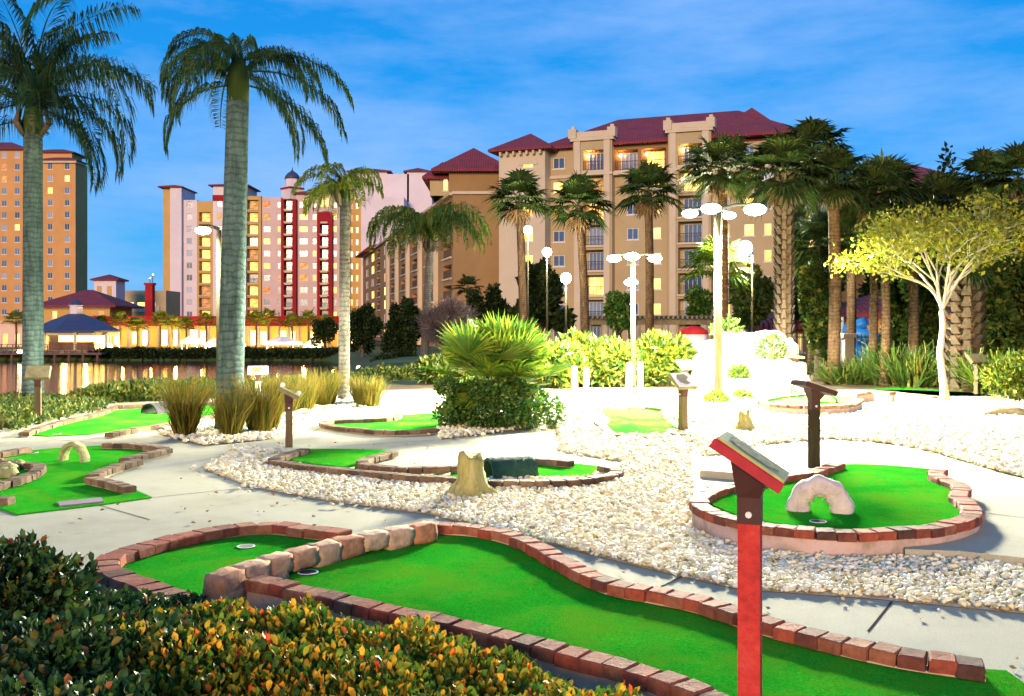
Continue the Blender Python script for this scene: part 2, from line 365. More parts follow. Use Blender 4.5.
# ================================================================== camera, light, sky
cam=bpy.data.cameras.new('camera'); co=bpy.data.objects.new('camera',cam); COL.objects.link(co); S.camera=co
cam.sensor_width=36; cam.lens=36*F/1024; cam.shift_y=-(348-HZ)/1024; cam.clip_end=3000; cam.clip_start=.1
co.location=(0,0,CH); co.rotation_euler=(R(90),0,0)
SUN_EL, SUN_AZ = 10.0, 190.0         # degrees; azimuth clockwise from +Y: behind the camera
sd=Vector((math.sin(R(SUN_AZ))*math.cos(R(SUN_EL)),math.cos(R(SUN_AZ))*math.cos(R(SUN_EL)),math.sin(R(SUN_EL))))
sl=bpy.data.lights.new('sun','SUN'); sl.energy=SUN_E; sl.angle=R(14); sl.color=(1.0,.65,.38)
so=bpy.data.objects.new('sun',sl); COL.objects.link(so); so.rotation_euler=(-sd).to_track_quat('-Z','Y').to_euler()
W=bpy.data.worlds.new('World'); S.world=W; W.use_nodes=True; nt=W.node_tree; bg=nt.nodes['Background']
sky=nt.nodes.new('ShaderNodeTexSky'); sky.sky_type='NISHITA'; sky.sun_disc=False; sky.sun_elevation=R(SUN_EL); sky.sun_rotation=R(SUN_AZ)
sky.ozone_density=4.0; sky.air_density=1.0; sky.dust_density=.6
tint=mixc(nt,1.0,sky.outputs[0],SKY_TINT,'MULTIPLY')
hs=nt.nodes.new('ShaderNodeHueSaturation'); hs.inputs['Saturation'].default_value=SKY_SAT; nt.links.new(tint,hs.inputs['Color'])
tc=nt.nodes.new('ShaderNodeTexCoord'); mp=nt.nodes.new('ShaderNodeMapping'); mp.inputs['Scale'].default_value=(1.8,1.8,7.5); mp.inputs['Rotation'].default_value=(0,R(25),R(20))
nt.links.new(tc.outputs['Generated'],mp.inputs[0])
cl=ramp(nt,noise(nt,1.0,7,.62,mp.outputs[0]),[(.42,(0,0,0)),(.68,(.75,.75,.75))])
sx=nt.nodes.new('ShaderNodeSeparateXYZ'); nt.links.new(tc.outputs['Generated'],sx.inputs[0])
el=ramp(nt,sx.outputs[2],[(0,SKY_LO),(.16,SKY_MID),(.40,SKY_HI)])
elb=mixc(nt,1.0,el,(10.0,10.0,10.0),'MULTIPLY'); dusk=mixc(nt,.72,hs.outputs[0],elb)
cloudy=mixc(nt,cl,dusk,CLOUD_COL)
nt.links.new(cloudy,bg.inputs[0]); bg.inputs[1].default_value=SKY_STR
v=S.view_settings; v.view_transform='Standard'; v.look='None'; v.gamma=1; v.use_curve_mapping=False; v.exposure=EXPO
S.cycles.use_denoising=True; S.cycles.max_bounces=6; S.cycles.transparent_max_bounces=8; S.cycles.sample_clamp_indirect=6
try: S.cycles.use_light_tree=True
except Exception: pass

def lamp_light(px, power, col=(1,.93,.72), rad=.12, name='lamp_light', typ='POINT'):
    l=bpy.data.lights.new(name,typ)
    if typ=='SPOT': l.spot_size=R(172); l.spot_blend=.25
    l.energy=power; l.color=col; l.shadow_soft_size=rad
    o=bpy.data.objects.new(name,l); COL.objects.link(o); o.location=px; return o

# ================================================================== terrain
LAKE=np.array([(-160,26.5),(-7.4,26.5),(-9.5,50),(-17.5,98),(-22,113),(-160,113)],float)
def lake_sd(x,y):
    d=np.full(x.shape,1e9); ins=np.zeros(x.shape,bool); n=len(LAKE)
    for i in range(n):
        a,b=LAKE[i],LAKE[(i+1)%n]; e=b-a
        t=np.clip(((x-a[0])*e[0]+(y-a[1])*e[1])/(e@e),0,1)
        d=np.minimum(d,np.hypot(x-a[0]-t*e[0],y-a[1]-t*e[1]))
        c=((a[1]<=y)&(y<b[1]))|((b[1]<=y)&(y<a[1]))
        xi=a[0]+(y-a[1])/(e[1] if e[1]!=0 else 1e-9)*e[0]
        ins^=c&(x<xi)
    return np.where(ins,-d,d)
sstep=lambda a,b,x:(lambda t:t*t*(3-2*t))(np.clip((x-a)/(b-a),0,1))
def hground(x,y):
    x=np.asarray(x,float); y=np.asarray(y,float)
    base=-1.2*sstep(24,95,y)*sstep(-2,-14,x)
    return -.03+base-4.2*sstep(3.0,-2.6,lake_sd(x,y))
def hg(x,y): return float(hground(np.array([x]),np.array([y]))[0])
gx=np.concatenate([np.linspace(-900,-165,14),np.arange(-160,-34,3),np.arange(-34,18,.7),np.linspace(19,60,18),np.linspace(75,900,14)])
gy=np.concatenate([np.array([-80,-40,-20,-10,-4]),np.arange(0,60,.8),np.arange(60,124,1.6),np.linspace(126,260,20),np.linspace(300,1600,12)])
X,Y=np.meshgrid(gx,gy); Z=hground(X,Y); nx,ny=len(gx),len(gy)
V=np.stack([X,Y,Z],-1).reshape(-1,3); ii=(np.arange(ny-1)[:,None]*nx+np.arange(nx-1)[None]).ravel()
g=npmesh('ground',V,np.stack([ii,ii+1,ii+1+nx,ii+nx],1),MT['ground'],None,True,4); tag(g,kind='structure')
mb=MB(); mb.poly([(-165,24,-2.2),(-5,24,-2.2),(-5,60,-2.2),(-13,112,-2.2),(-20,116,-2.2),(-165,116,-2.2)])
tag(mb.build('lake_water',MT['water']),kind='structure')
# planting soil round the course, concrete, gravel
mb=MB(); mb.poly([(-13,17,-.012),(-10.5,22,-.012),(-7.6,23.6,-.012),(-4,25.6,-.012),(2,30,-.012),(13,33,-.012),(24,33,-.012),(22,16,-.012),(9,4,-.012),(5,1,-.012),(-7,1,-.012),(-9,6,-.012)])
tag(mb.build('planting_soil',MT['soil']),kind='structure')
mb=MB(); mb.poly([(a_,b_,.005) for a_,b_ in ((-2.9,2.3),(.75,2.3),(.62,3.55),(.1,4.1),(-.6,4.55),(-1.35,4.85),(-1.5,5.3),(-2.0,5.35),(-2.45,5.3),(-3.0,4.6))]); tag(mb.build('hedge_soil',MT['soil']),kind='structure')
COURSE=[(-3.2,2.2),(4.6,2.2),(8.0,6),(11.5,12),(14.8,20),(15.2,21.6),(11.8,22.6),(9.6,24.2),(2.0,25.2),(-1.2,25),(-4.2,23.6),(-6.6,22.4),(-8.4,19.4),(-9.2,16.8),(-8.8,14),(-7.2,9.5),(-5,5)]
mb=MB(); mb.poly([(a,b,0.0) for a,b in COURSE])
def strip(p,q,w=.012,z=.003):
    p,q=Vector(p),Vector(q); d=(q-p).normalized(); n=Vector((-d.y,d.x,0))*w/2
    mb.add([p+n+Vector((0,0,z)),p-n+Vector((0,0,z)),q-n+Vector((0,0,z)),q+n+Vector((0,0,z))],[[0,1,2,3]],1)
for a,b in (((868,632),(892,602)),((1010,568),(1016,559)),((655,590),(690,573)),((94,504),(150,520)),((150,498),(420,470)),((330,447),(440,440)),((150,436),(215,445)),((20,437),(110,444)),((0,515),(18,514)),((300,436),(330,425))):
    strip(pt(*a),pt(*b))
tag(mb.build('concrete_path',[MT['conc'],MT['joint']]),kind='structure')

GREENS=[]      # footprints that hold no pebbles
def pip(x,y,poly):
    ins=np.zeros(x.shape,bool); n=len(poly)
    for i in range(n):
        a,b=poly[i],poly[(i+1)%n]
        c=((a[1]<=y)&(y<b[1]))|((b[1]<=y)&(y<a[1])); den=b[1]-a[1] if b[1]!=a[1] else 1e-9
        ins^=c&(x<a[0]+(y-a[1])/den*(b[0]-a[0]))
    return ins

# ================================================================== putting greens
def bricks(mb, line, L=.125, w=.14, h=.072):
    pts,st=even(line,L)
    for p,t in pts:
        a=math.atan2(t.y,t.x); pitch=math.atan2(t.z,math.hypot(t.x,t.y))
        M=Matrix.Rotation(a+random.uniform(-.035,.035),4,'Z')@Matrix.Rotation(-pitch+random.uniform(-.015,.015),4,'Y')
        mb.cbox((p.x+random.uniform(-.006,.006),p.y+random.uniform(-.006,.006),p.z-h/2+random.uniform(-.005,.004)),(st-.003,w*random.uniform(.95,1.05),h),M,.008,0,.0035)
def band(mb, line, w, ztop_off, z0):
    n=len(line); Lp,Rp=[],[]
    for i,p in enumerate(line):
        t=(line[min(i+1,n-1)]-line[max(i-1,0)]); t.z=0; t.normalize(); q=Vector((-t.y,t.x,0))*w/2
        Lp.append(p+q+Vector((0,0,ztop_off))); Rp.append(p-q+Vector((0,0,ztop_off)))
    vs=[];fs=[]
    for a,b in zip(Lp,Rp): vs+= [(a.x,a.y,z0),a,b,(b.x,b.y,z0)]
    for i in range(n-1):
        for k in range(3): fs.append([i*4+k,i*4+k+1,(i+1)*4+k+1,(i+1)*4+k])
    fs+= [[0,1,2,3],[(n-1)*4+3,(n-1)*4+2,(n-1)*4+1,(n-1)*4]]
    mb.add(vs,fs)
def cup(parent, p, off, ztilt=0):
    mb=MB(); q=Vector(p)-off
    mb.lathe((q.x,q.y,q.z+.004),[(.060,0),(.060,.003),(.050,.003),(.050,.001)],18,0)
    o=mb.build('cup',MT['wht'],parent)
    m2=MB(); m2.lathe((q.x,q.y,q.z+.006),[(.049,0),(.049,.002)],18); m2.build('hole',MT['rub'],o)
def green(label, turf, borders, zt=.012, zb=.075, k=0.0, wall=False, cups=(), smooth=True, L=.125, w=.13, h=.058, bm='brickmid'):
    T=[pt(a,b,zt,k) for a,b in turf]
    if smooth: T=spline(T,.12,True)
    c=sum(T,Vector())/len(T); base=Vector((c.x,c.y,0))
    t=thing('putting_green',label,'putting green',base)
    mb=MB(); mb.poly([p-base for p in T],-.02); mb.build('turf',MT['turf'],t)
    lines=[]
    for b in borders:
        ln=spline([pt(a,q,zb,k) for a,q in b],.05); lines.append(ln)
        mb=MB(); bricks(mb,[p-base for p in ln],L,w,h); mb.build('brick_border',MT[bm],t)
        mb=MB(); band(mb,[p-base for p in ln],w-.045,-h-.003,-.03)
        mb.build('retaining_wall' if wall else 'border_footing',MT['conc_wall' if wall else 'conc'],t)
    for cpx in cups: cup(t,pt(cpx[0],cpx[1],zt,k),base)
    GREENS.append([(p.x,p.y) for p in T])
    for ln in lines: GREENS.append(('line',[(p.x,p.y) for p in ln],w*.5+.02))
    return t,base

def rough(o, amt, sc):
    me=o.data
    from mathutils import noise as mn
    for v in me.vertices:
        q=v.co*sc; v.co+=v.normal*(mn.noise(q)+.5*mn.noise(q*2.3))*amt
K1=-.03
up1=[(437,523),(480,526),(520,536),(548,550),(575,565),(610,580),(650,588),(700,598),(760,617),(830,635),(900,650),(985,662)]
lo1=[(226,572),(270,580),(330,594),(400,610),(460,622),(530,640),(590,655),(640,668),(690,685),(735,705),(790,735)]
st1=[(212,573),(250,560),(300,546),(350,534),(400,525),(432,520)]
t,base=green('long foreground green with a wavy brick edge and pink lit stones at its back',
   [(437,530)]+[(a,b+7) for a,b in up1[1:]]+[(1040,672),(1045,745),(800,742)]+[(a,b-2) for a,b in lo1[::-1]]+[(a+6,b+12) for a,b in st1[1:]],
   [up1,lo1],.065,.135,K1,True,[(420,541),(308,573)],smooth=False,L=.115,w=.13,h=.058,bm='brick')
def stones(mb, line, base, L, w, h, zc):
    pts,st=even(line,L)
    for p,tn in pts:
        a=math.atan2(tn.y,tn.x); hh=h*random.uniform(.85,1.12); ll=st*random.uniform(.96,1.1)
        M=Matrix.Rotation(a+random.uniform(-.08,.08),4,'Z'); n=8; b0=len(mb.v)
        # lumpy block on a 4x3x3 lattice shell
        import bmesh
        bm=bmesh.new(); bmesh.ops.create_cube(bm,size=1.0); bmesh.ops.subdivide_edges(bm,edges=bm.edges[:],cuts=3,use_grid_fill=True)
        for v in bm.verts:
            q=v.co.copy(); q2=q.normalized()*.60; q=q.lerp(q2,.24)
            q+=Vector([random.uniform(-.05,.05) for _ in range(3)])
            v.co=M@Vector((q.x*ll,q.y*w*random.uniform(.97,1.03),q.z*hh))
        bm.verts.index_update()
        mb.add([v.co+Vector((p.x-base.x,p.y-base.y,zc(p)-hh/2)) for v in bm.verts],[[v.index for v in f.verts] for f in bm.faces]); bm.free()
mb=MB(); ln=spline([pt(a,b,.20,K1) for a,b in st1],.05)
stones(mb,ln,base,.20,.13,.115,lambda p:p.z-.015)
ln2=[p for p in ln]; stones(mb,ln2[:max(2,len(ln2)//3)],base,.22,.15,.12,lambda p:p.z-.11)
mb.build('stone_edging',MT['warmlitstone'],t,True)
# lower render wall under the near border shows plain: ok (retaining_wall)

green('rounded green behind the pink lit stones with a thick brick rim and one cup',
   [(345,536),(310,532),(270,528),(230,531),(180,540),(140,551),(116,560),(112,566),(136,576),(170,586),(208,596),(300,565),(345,545)],
   [[(345,531),(310,527),(270,523),(230,526),(180,535),(138,546),(111,556),(107,566),(130,578),(165,590),(207,604)]],.03,.10,0,False,[(246,547)],L=.15,w=.16,bm='brick')
t,base=green('angular green on the left edge with zigzag brick edging and a grey tee mat',
   [(-60,492),(0,508),(18,514),(60,509),(110,503),(152,497),(128,486),(95,479),(92,476),(110,468),(140,459),(163,450),(150,446),(110,445),(70,447),(30,450),(0,455),(-60,462)],
   [[(129,486),(110,481),(91,477)],[(93,474),(112,466),(138,459)],[(124,458),(145,453),(168,448)],[(165,447),(150,445),(128,443),(103,443)],[(-20,455),(5,451),(28,447)],
    [(-20,461),(0,459),(22,462),(39,464),(36,470),(22,476),(0,482),(-20,487)]],.012,.08,0,smooth=False,cups=[(33,453)])
mb=MB(); q=[pt(a,b,.012)-base for a,b in ((57,503),(60,507),(104,502.5),(101,498.5))]
mb.poly([p+Vector((0,0,.012)) for p in q],.0); mb.build('tee_mat',MT['mat'],t)
mb=MB(); 
for (a,b,r) in ((8,470,.10),(18,468,.08),(2,476,.09),(12,476,.07)):
    p=pt(a,b,.02)-base; mb=MB(); mb.lathe((p.x,p.y,p.z-.02),[(r*1.1,0),(r,.05),(r*.75,.09),(r*.2,.11)],11); rough(mb.build('planter_stone',MT['moss'],t,True),.02,14)
mb=MB(); mb.cbox(pt(0,502,.03)-base,(.2,.14,.08)); mb.build('corner_block',MT['brickmid'],t)

green('far left green beyond the concrete walk edged by ground cover',
   [(18,434),(50,436),(90,434),(135,427),(172,421),(217,413),(217,405),(150,408),(112,410),(70,421)],
   [[(24,432),(60,421),(92,414),(108,409),(114,406)],[(114,405),(150,404),(216,402)],[(109,433),(140,427),(172,423)],[(196,418),(216,414)]],.012,.075,smooth=False,L=.16,cups=[(57,434)])
green('small green under the fan leaf bush with rounded left end',
   [(328,424),(345,428),(380,430),(437,428),(437,414),(400,415),(385,419),(350,421)],
   [[(437,428),(410,430),(383,430),(347,427),(324,423),(330,420),(352,419),(382,418),(396,416),(399,413)]],.02,.08,L=.16)
green('long curved green in mid course split by a brick spur beside the mossy stump',
   [(310,449),(395,451),(361,460),(378,466),(450,468),(490,461),(570,463),(605,468),(600,474),(550,478),(480,478),(400,472),(320,464),(285,458)],
   [[(305,448),(285,454),(275,459),(300,464),(350,469),(400,474),(450,477),(500,480),(560,480),(600,476),(617,470),(603,465)],[(393,451),(372,456),(362,461),(376,465),(410,467),(450,466),(472,464)],[(484,460),(530,458),(572,461)]],.02,.085,L=.14)
green('washed out pale green in the floodlight with broken timber coloured edging',
   [(604,434),(660,436),(676,431),(672,425),(664,418),(660,411),(630,409),(605,410),(600,415),(608,422)],
   [[(594,419),(602,425),(612,433),(618,434)],[(577,410),(591,411)],[(598,408),(612,406)],[(630,405),(648,406),(662,408)],[(664,411),(674,414),(681,419)],[(671,429),(676,433),(690,434)]],.012,.07,smooth=True,L=.25)
green('raised floodlit green beside the rockery with a low pale wall',
   [(768,400),(800,396),(845,396),(856,400),(830,404),(795,404)],
   [[(858,399),(845,404),(800,405),(768,402),(762,399),(785,395),(812,393)],[(852,393),(870,391),(893,392)]],.15,.20,0,True,smooth=True,L=.2,w=.2)
t9,base9=green('raised round green on the right holding a stone arch',
   [(848,464),(800,478),(735,490),(710,499),(720,508),(760,520),(840,529),(915,527),(955,518),(964,512),(955,503),(950,490),(940,480),(938,470)],
   [[(838,463),(812,471),(785,475),(760,479),(725,486),(703,495),(700,503),(722,514),(775,525),(850,530),(920,527),(958,520),(972,512),(966,501),(958,495),(962,486),(950,480),(936,474),(939,469)]],.13,.18,0,True,smooth=True,L=.125,w=.145,bm='brick',cups=[(818,522)])
green('thin green strip below the right palms far across the gravel',
   [(862,389),(900,387.5),(960,391),(1000,396),(940,396),(900,392)],[[(905,393),(935,396)],[(988,397),(1010,398)]],.0,.05,smooth=False,L=.3)
# raised walk to the round green
SLAB=[(905,549),(960,551),(1045,560),(1060,490),(1005,476),(950,458),(890,446),(830,441),(760,447),(712,458),(700,470),(800,478),(850,490),(900,520)]
mb=MB(); sl_=[pt(a,b,.07) for a,b in SLAB]; mb.poly(sl_,-.02)
strip(pt(978,470,.07),pt(900,478,.07)); strip(pt(1040,520,.07),pt(975,512,.07))
tag(mb.build('raised_walkway',[MT['conc'],MT['joint']]),kind='structure')
GREENS.append([(p.x,p.y) for p in sl_])

# ================================================================== gravel
G_PATCH=[
 [(205,470),(240,449),(272,452),(275,466),(350,474),(470,482),(620,472),(622,462),(560,452),(560,440),(690,440),(690,470),(692,500),(760,545),(905,549),(1045,562),(1060,618),(880,600),(740,590),(650,570),(560,547),(430,515),(330,502),(250,487)],
 [(690,440),(560,440),(555,425),(440,440),(437,425),(470,400),(560,398),(700,400),(760,404),(800,408),(890,406),(960,402),(1060,405),(1100,440),(1005,474),(950,456),(890,444),(830,439),(760,445),(712,456)],
 [(205,446),(160,435),(180,425),(230,420),(300,402),(360,396),(390,400),(330,412),(290,425),(268,440)],
 [(1005,440),(950,446),(940,455),(1005,474),(1070,490),(1080,440)]]
mb=MB()
for i,gp in enumerate(G_PATCH): mb.poly([pt(a,b)+Vector((0,0,.005+.004*i)) for a,b in gp])
tag(mb.build('gravel_bed',MT['gravelbed']),kind='structure')
def scatter(poly, dens_fn, nmax):
    P=np.array([(v.x,v.y) for v in (pt(a,b) for a,b in poly)]); lo,hi=P.min(0),P.max(0)
    x=lo[0]+(hi[0]-lo[0])*RNG.random(nmax); y=lo[1]+(hi[1]-lo[1])*RNG.random(nmax)
    area=(hi-lo).prod(); keep=RNG.random(nmax)<dens_fn(y)*area/nmax
    keep&=pip(x,y,P); keep&=(abs(x)<y*.56)
    x,y=x[keep],y[keep]
    bad=np.zeros(x.shape,bool)
    for gpoly in GREENS:
        if gpoly[0]=='line':
            L=np.array(gpoly[1])[::2]
            for a in L: bad|=((x-a[0])**2+(y-a[1])**2)<gpoly[2]**2
        else: bad|=pip(x,y,gpoly)
    return x[~bad],y[~bad]
dens=lambda y: np.clip(1900*(7.0/np.maximum(y,4))**1.9,120,2100)
xs,ys=[],[]
for gp,nm in zip(G_PATCH,(110000,150000,50000,30000)):
    a,b=scatter(gp,dens,nm); xs.append(a); ys.append(b)
# strays kicked onto the paving beside the beds
for gp in G_PATCH[:3]:
    Q=[pt(*q) for q in gp]
    for i in range(len(Q)):
        p,q=Q[i],Q[(i+1)%len(Q)]; m=int((q-p).length*9)
        if m>0:
            tt=RNG.random(m); sx_=p.x+(q.x-p.x)*tt+RNG.normal(size=m)*.11; sy_=p.y+(q.y-p.y)*tt+RNG.normal(size=m)*.11
            bad=np.zeros(m,bool)
            for gpoly in GREENS:
                if gpoly[0]=='line':
                    for a_ in gpoly[1][::2]: bad|=((sx_-a_[0])**2+(sy_-a_[1])**2)<gpoly[2]**2
                else: bad|=pip(sx_,sy_,gpoly)
            xs.append(sx_[~bad]); ys.append(sy_[~bad])
x=np.concatenate(xs); y=np.concatenate(ys); n=len(x); print('pebbles',n)
ph=(1+5**.5)/2
ico=norm(np.array([(-1,ph,0),(1,ph,0),(-1,-ph,0),(1,-ph,0),(0,-1,ph),(0,1,ph),(0,-1,-ph),(0,1,-ph),(ph,0,-1),(ph,0,1),(-ph,0,-1),(-ph,0,1)],float))
icf=np.array([(0,11,5),(0,5,1),(0,1,7),(0,7,10),(0,10,11),(1,5,9),(5,11,4),(11,10,2),(10,7,6),(7,1,8),(3,9,4),(3,4,2),(3,2,6),(3,6,8),(3,8,9),(4,9,5),(2,4,11),(6,2,10),(8,6,7),(9,8,1)])
sz=(.010+.013*RNG.random(n)**1.6+.014*(RNG.random(n)>.93)*RNG.random(n))*np.clip(y/8.5,.95,2.0)
ax=np.stack([sz*(.9+.6*RNG.random(n)),sz*(.8+.4*RNG.random(n)),sz*(.5+.35*RNG.random(n))],1)
V=ico[None]*(1+.22*RNG.normal(size=(n,12,1)))*ax[:,None]
th=RNG.random(n)*6.28; c,s=np.cos(th)[:,None],np.sin(th)[:,None]
tl=(RNG.random(n)-.5)[:,None]*.9; V[...,2]+=V[...,0]*tl
V=np.stack([V[...,0]*c-V[...,1]*s+x[:,None],V[...,0]*s+V[...,1]*c+y[:,None],V[...,2]+.012+(sz*.5+RNG.random(n)*.012)[:,None]],-1).reshape(-1,3)
T=(icf[None]+12*np.arange(n)[:,None,None]).reshape(-1,3)
tag(npmesh('gravel',V,T,MT['stone'],None),'cream and tan landscaping pebbles spread between the greens','gravel',kind='stuff')

# ================================================================== things on the greens
def arch(name,label,cat,px,py,z,d_w,d_h,thick,depth,m,rz=0,lump=.02,sc=9):
    p=pt(px,py,z); pts=[]; n=22
    mb=MB(); rings=[]; K=14
    for i in range(n+1):
        a=math.pi*i/n; cx,cz=-math.cos(a)*(d_w/2-thick/2),math.sin(a)*(d_h-thick/2)
        nx,nz=-math.cos(a),math.sin(a)
        tk=thick*(.5 if 0<i<n else .5)*(1.0+.12*math.sin(i*1.3)); 
        for k in range(K):
            b=2*math.pi*k/K; cb,sb=math.cos(b),math.sin(b)
            cb=math.copysign(abs(cb)**.7,cb); sb=math.copysign(abs(sb)**.7,sb)
            rings.append((cx+nx*cb*tk,sb*depth/2,max(-.01,cz+nz*cb*tk)))
    fs=[]
    for i in range(n):
        for k in range(K): fs.append([i*K+k,i*K+(k+1)%K,(i+1)*K+(k+1)%K,(i+1)*K+k])
    fs+=[list(range(K)),[n*K+k for k in range(K)][::-1]]
    mb.add(rings,fs); o=mb.build(name,m,None,True); rough(o,lump,sc)
    o.location=p; o.rotation_euler=(0,0,rz); return tag(o,label,cat)
arch('stone_arch','pale pitted stone arch standing on the raised round green','stone arch',820,511,.13,.48,.265,.165,.18,MT['archrock'],R(-17),.012,11)
arch('arch_tunnel','mossy hollow arch tunnel on the angular left green','tunnel',74,461,.012,.37,.22,.055,.13,MT['moss'],R(-22),.007,18)
def half_tunnel(label,px,py,z,length,rad,m,rz,ribs=0,name='tunnel_obstacle'):
    mb=MB(); n=14; seg=max(2,ribs*2+2); ro=[];
    for s in range(seg+1):
        xx=-length/2+length*s/seg; rr=rad*(1+(.04 if s%2 else 0)*(ribs>0))
        for k in range(n+1):
            a=math.pi*k/n; ro.append((xx,-rr*1.15*math.cos(a),rr*math.sin(a)))
    fs=[]
    for s in range(seg):
        for k in range(n): fs.append([s*(n+1)+k,s*(n+1)+k+1,(s+1)*(n+1)+k+1,(s+1)*(n+1)+k])
    mb.add(ro,fs)
    ri=[(x_,y_*.86,z_*.86) for x_,y_,z_ in ro]; mb.add(ri,[f[::-1] for f in fs])
    for e in (0,seg):
        b=e*(n+1); vs=[ro[b+k] for k in range(n+1)]+[ri[b+k] for k in range(n+1)]
        mb.add(vs,[[k,k+1,n+2+k,n+1+k] for k in range(n)])
    o=mb.build(name,m,None,True); o.location=pt(px,py,z); o.rotation_euler=(0,0,rz); return tag(o,label,'tunnel')
half_tunnel('dark green ribbed barrel tunnel next to the mossy stump',510,476,.02,.46,.19,MT['grntun'],R(17),4)
half_tunnel('small black tunnel on the far left green',157,413,.012,.36,.18,MT['rub'],R(60))
half_tunnel('small dark green tunnel on the raised green by the rockery',827,402.5,.15,.34,.16,MT['grntun'],R(70))
def stump(label,px,py,h,r,m,cap=False,rz=0):
    p=pt(px,py); mb=MB(); n=26; rows=9; vs=[]
    for j in range(rows+1):
        t=j/rows
        for k in range(n):
            a=2*math.pi*k/n; fl=1+.9*(1-t)**3*(1+.5*math.sin(3*a+rz)); rr=r*(.72 if cap else .9)*fl*(1-(.45 if cap else .12)*t)*(1+.07*math.sin(5*a+t*2)+.035*math.sin(11*a-t*3))
            zz=h*t*(1+(.10*math.sin(2*a+rz)+.05*math.sin(5*a))*(t>.9))
            vs.append((rr*math.cos(a),rr*math.sin(a),zz-.01))
    fs=[[j*n+k,j*n+(k+1)%n,(j+1)*n+(k+1)%n,(j+1)*n+k] for j in range(rows) for k in range(n)]
    vs.append((0,0,h*.93)); c=len(vs)-1; fs+=[[rows*n+k,rows*n+(k+1)%n,c] for k in range(n)]
    mb.add(vs,fs); o=mb.build('tree_stump',m,None,True); rough(o,.02,9); o.location=p; return tag(o,label,'tree stump')
stump('mossy yellow tree stump standing in the gravel at the edge of the long green',470,497,.37,.132,MT['stump'])
stump('small cone shaped stump alone in the white gravel behind the red lit sign',744,432,.30,.18,MT['stump'],True,1.2)
mb=MB(); mb.tube([(-.33,0,.07),(-.1,.02,.10),(.15,-.01,.11),(.36,0,.08)],[.06,.085,.08,.05],9); mb.tube([(-.1,.05,.06),(.2,.1,.05)],.04,7)
o=mb.build('driftwood_log',MT['timber'],None,True); rough(o,.03,6); o.location=pt(1005,418); o.rotation_euler=(0,0,R(-12)); tag(o,'weathered flat log lying in the gravel at the right edge','log')

# ================================================================== sign posts
def sign(label,px,py,h,rz,postm,boardm,z=0,bw=.30,bl=.34,tilt=30,pw=.09,rock=True,d=None,plaque='plaque',thick=.05):
    p=pt(px,py,z) if d is None else Vector((xat(px,d),d,z))
    t=thing('hole_sign',label,'sign',p,rz,'hole signs beside the greens')
    mb=MB(); mb.cbox((0,0,(h-.13)/2),(pw,pw,h-.13),None,.006); mb.build('post',postm,t)
    mb=MB(); a=pw*.53
    mb.add([(-a,-a,h-.20),(a,-a,h-.20),(a,a,h-.20),(-a,a,h-.20),(-bl*.22,-bw*.28,h+.035),(bl*.20,-bw*.28,h-.05),(bl*.20,bw*.28,h-.05),(-bl*.22,bw*.28,h+.035),(-a,-a,h-.105),(a,-a,h-.105),(a,a,h-.105),(-a,a,h-.105)],
      [[3,2,1,0],[0,1,9,8],[1,2,10,9],[2,3,11,10],[3,0,8,11],[8,9,5,4],[9,10,6,5],[10,11,7,6],[11,8,4,7],[4,5,6,7]])
    br=mb.build('bracket',MT['dkbracket'],t)
    mb=MB(); mb.lathe((0,0,0),[(.012,0),(.012,.006)],8); bo=mb.build('bolt',MT['wht'],br); bo.location=(0,-a-.001,h-.165); bo.rotation_euler=(R(90),0,0)
    M=Matrix.Rotation(R(tilt),4,'Y'); mb=MB(); mb.cbox((0,0,h+.02),(bl,bw,thick),M,.006); b=mb.build('board',boardm,t)
    off=M@Vector((0,0,thick/2+.005)); mb=MB(); mb.cbox((off.x,off.y,h+.02+off.z),(bl*.96,bw*.96,.010),M,.003); pl=mb.build('map_panel',MT[plaque],b)
    # hole map drawn on the panel: a pale fairway outline and a number block
    mb=MB(); q=[(-.36,-.2),(-.1,-.34),(.2,-.3),(.36,-.05),(.3,.2),(.05,.1),(-.15,.3),(-.36,.2)]
    mb.poly([tuple(M@Vector((u*bl,w_*bw,thick/2+.0125))+Vector((0,0,h+.02))) for u,w_ in q]); mb.build('hole_map',MT['grntun'] if plaque=='plaque' else MT['olboard'],b)
    if rock:
        for u,w_,r in ((-.42,.3,.032),(.40,.3,.03)):
            cpos=M@Vector((u*bl,w_*bw,thick/2+.02))+Vector((0,0,h+.02)); mb=MB(); mb.lathe(cpos,[(r*.6,-.025),(r,0),(r*.8,.02),(r*.3,.035)],9); mb.build('score_clip',MT['wht'],b,True)
    return t
sign('sign on the red lit post with a tilted red lit board in the foreground',750,0,1.0,R(-20),MT['redlitpost'],MT['redlitboard'],d=3.6,bw=.22,bl=.285,tilt=33,rock=False,pw=.078,thick=.04)
sign('dark slim sign rising behind the stone arch of the round green',814,468,.80,R(10),MT['darkpost'],MT['dkbracket'],.07,bw=.34,bl=.36,tilt=18,rock=False)
sign('olive sign post with white clips between the clumps of straw grass',289,447,.66,R(12),MT['signpost'],MT['olboard'],0,bw=.26,bl=.28,tilt=28)
sign('brown sign at the near corner of the washed out pale green',683,433,.72,R(-62),MT['signpost'],MT['olboard'],0,bw=.34,bl=.30,tilt=38,rock=False,plaque='wht',pw=.10)
sign('brown sign in front of the left edge palm among ground cover',38,424,.78,R(-75),MT['signpost'],MT['olboard'],0,bw=.36,bl=.24,tilt=50,rock=False,plaque='olboard')
sign('brown sign post right of the rockery',794,392,.80,R(5),MT['signpost'],MT['olboard'],0,bw=.4,bl=.36,tilt=4,rock=False,pw=.13,plaque='olboard')
sign('thin brown sign before the round yellow bush at far right',977,394,.78,R(-60),MT['signpost'],MT['signpost'],0,bw=.6,bl=.25,tilt=50,rock=False,pw=.10,plaque='olboard')
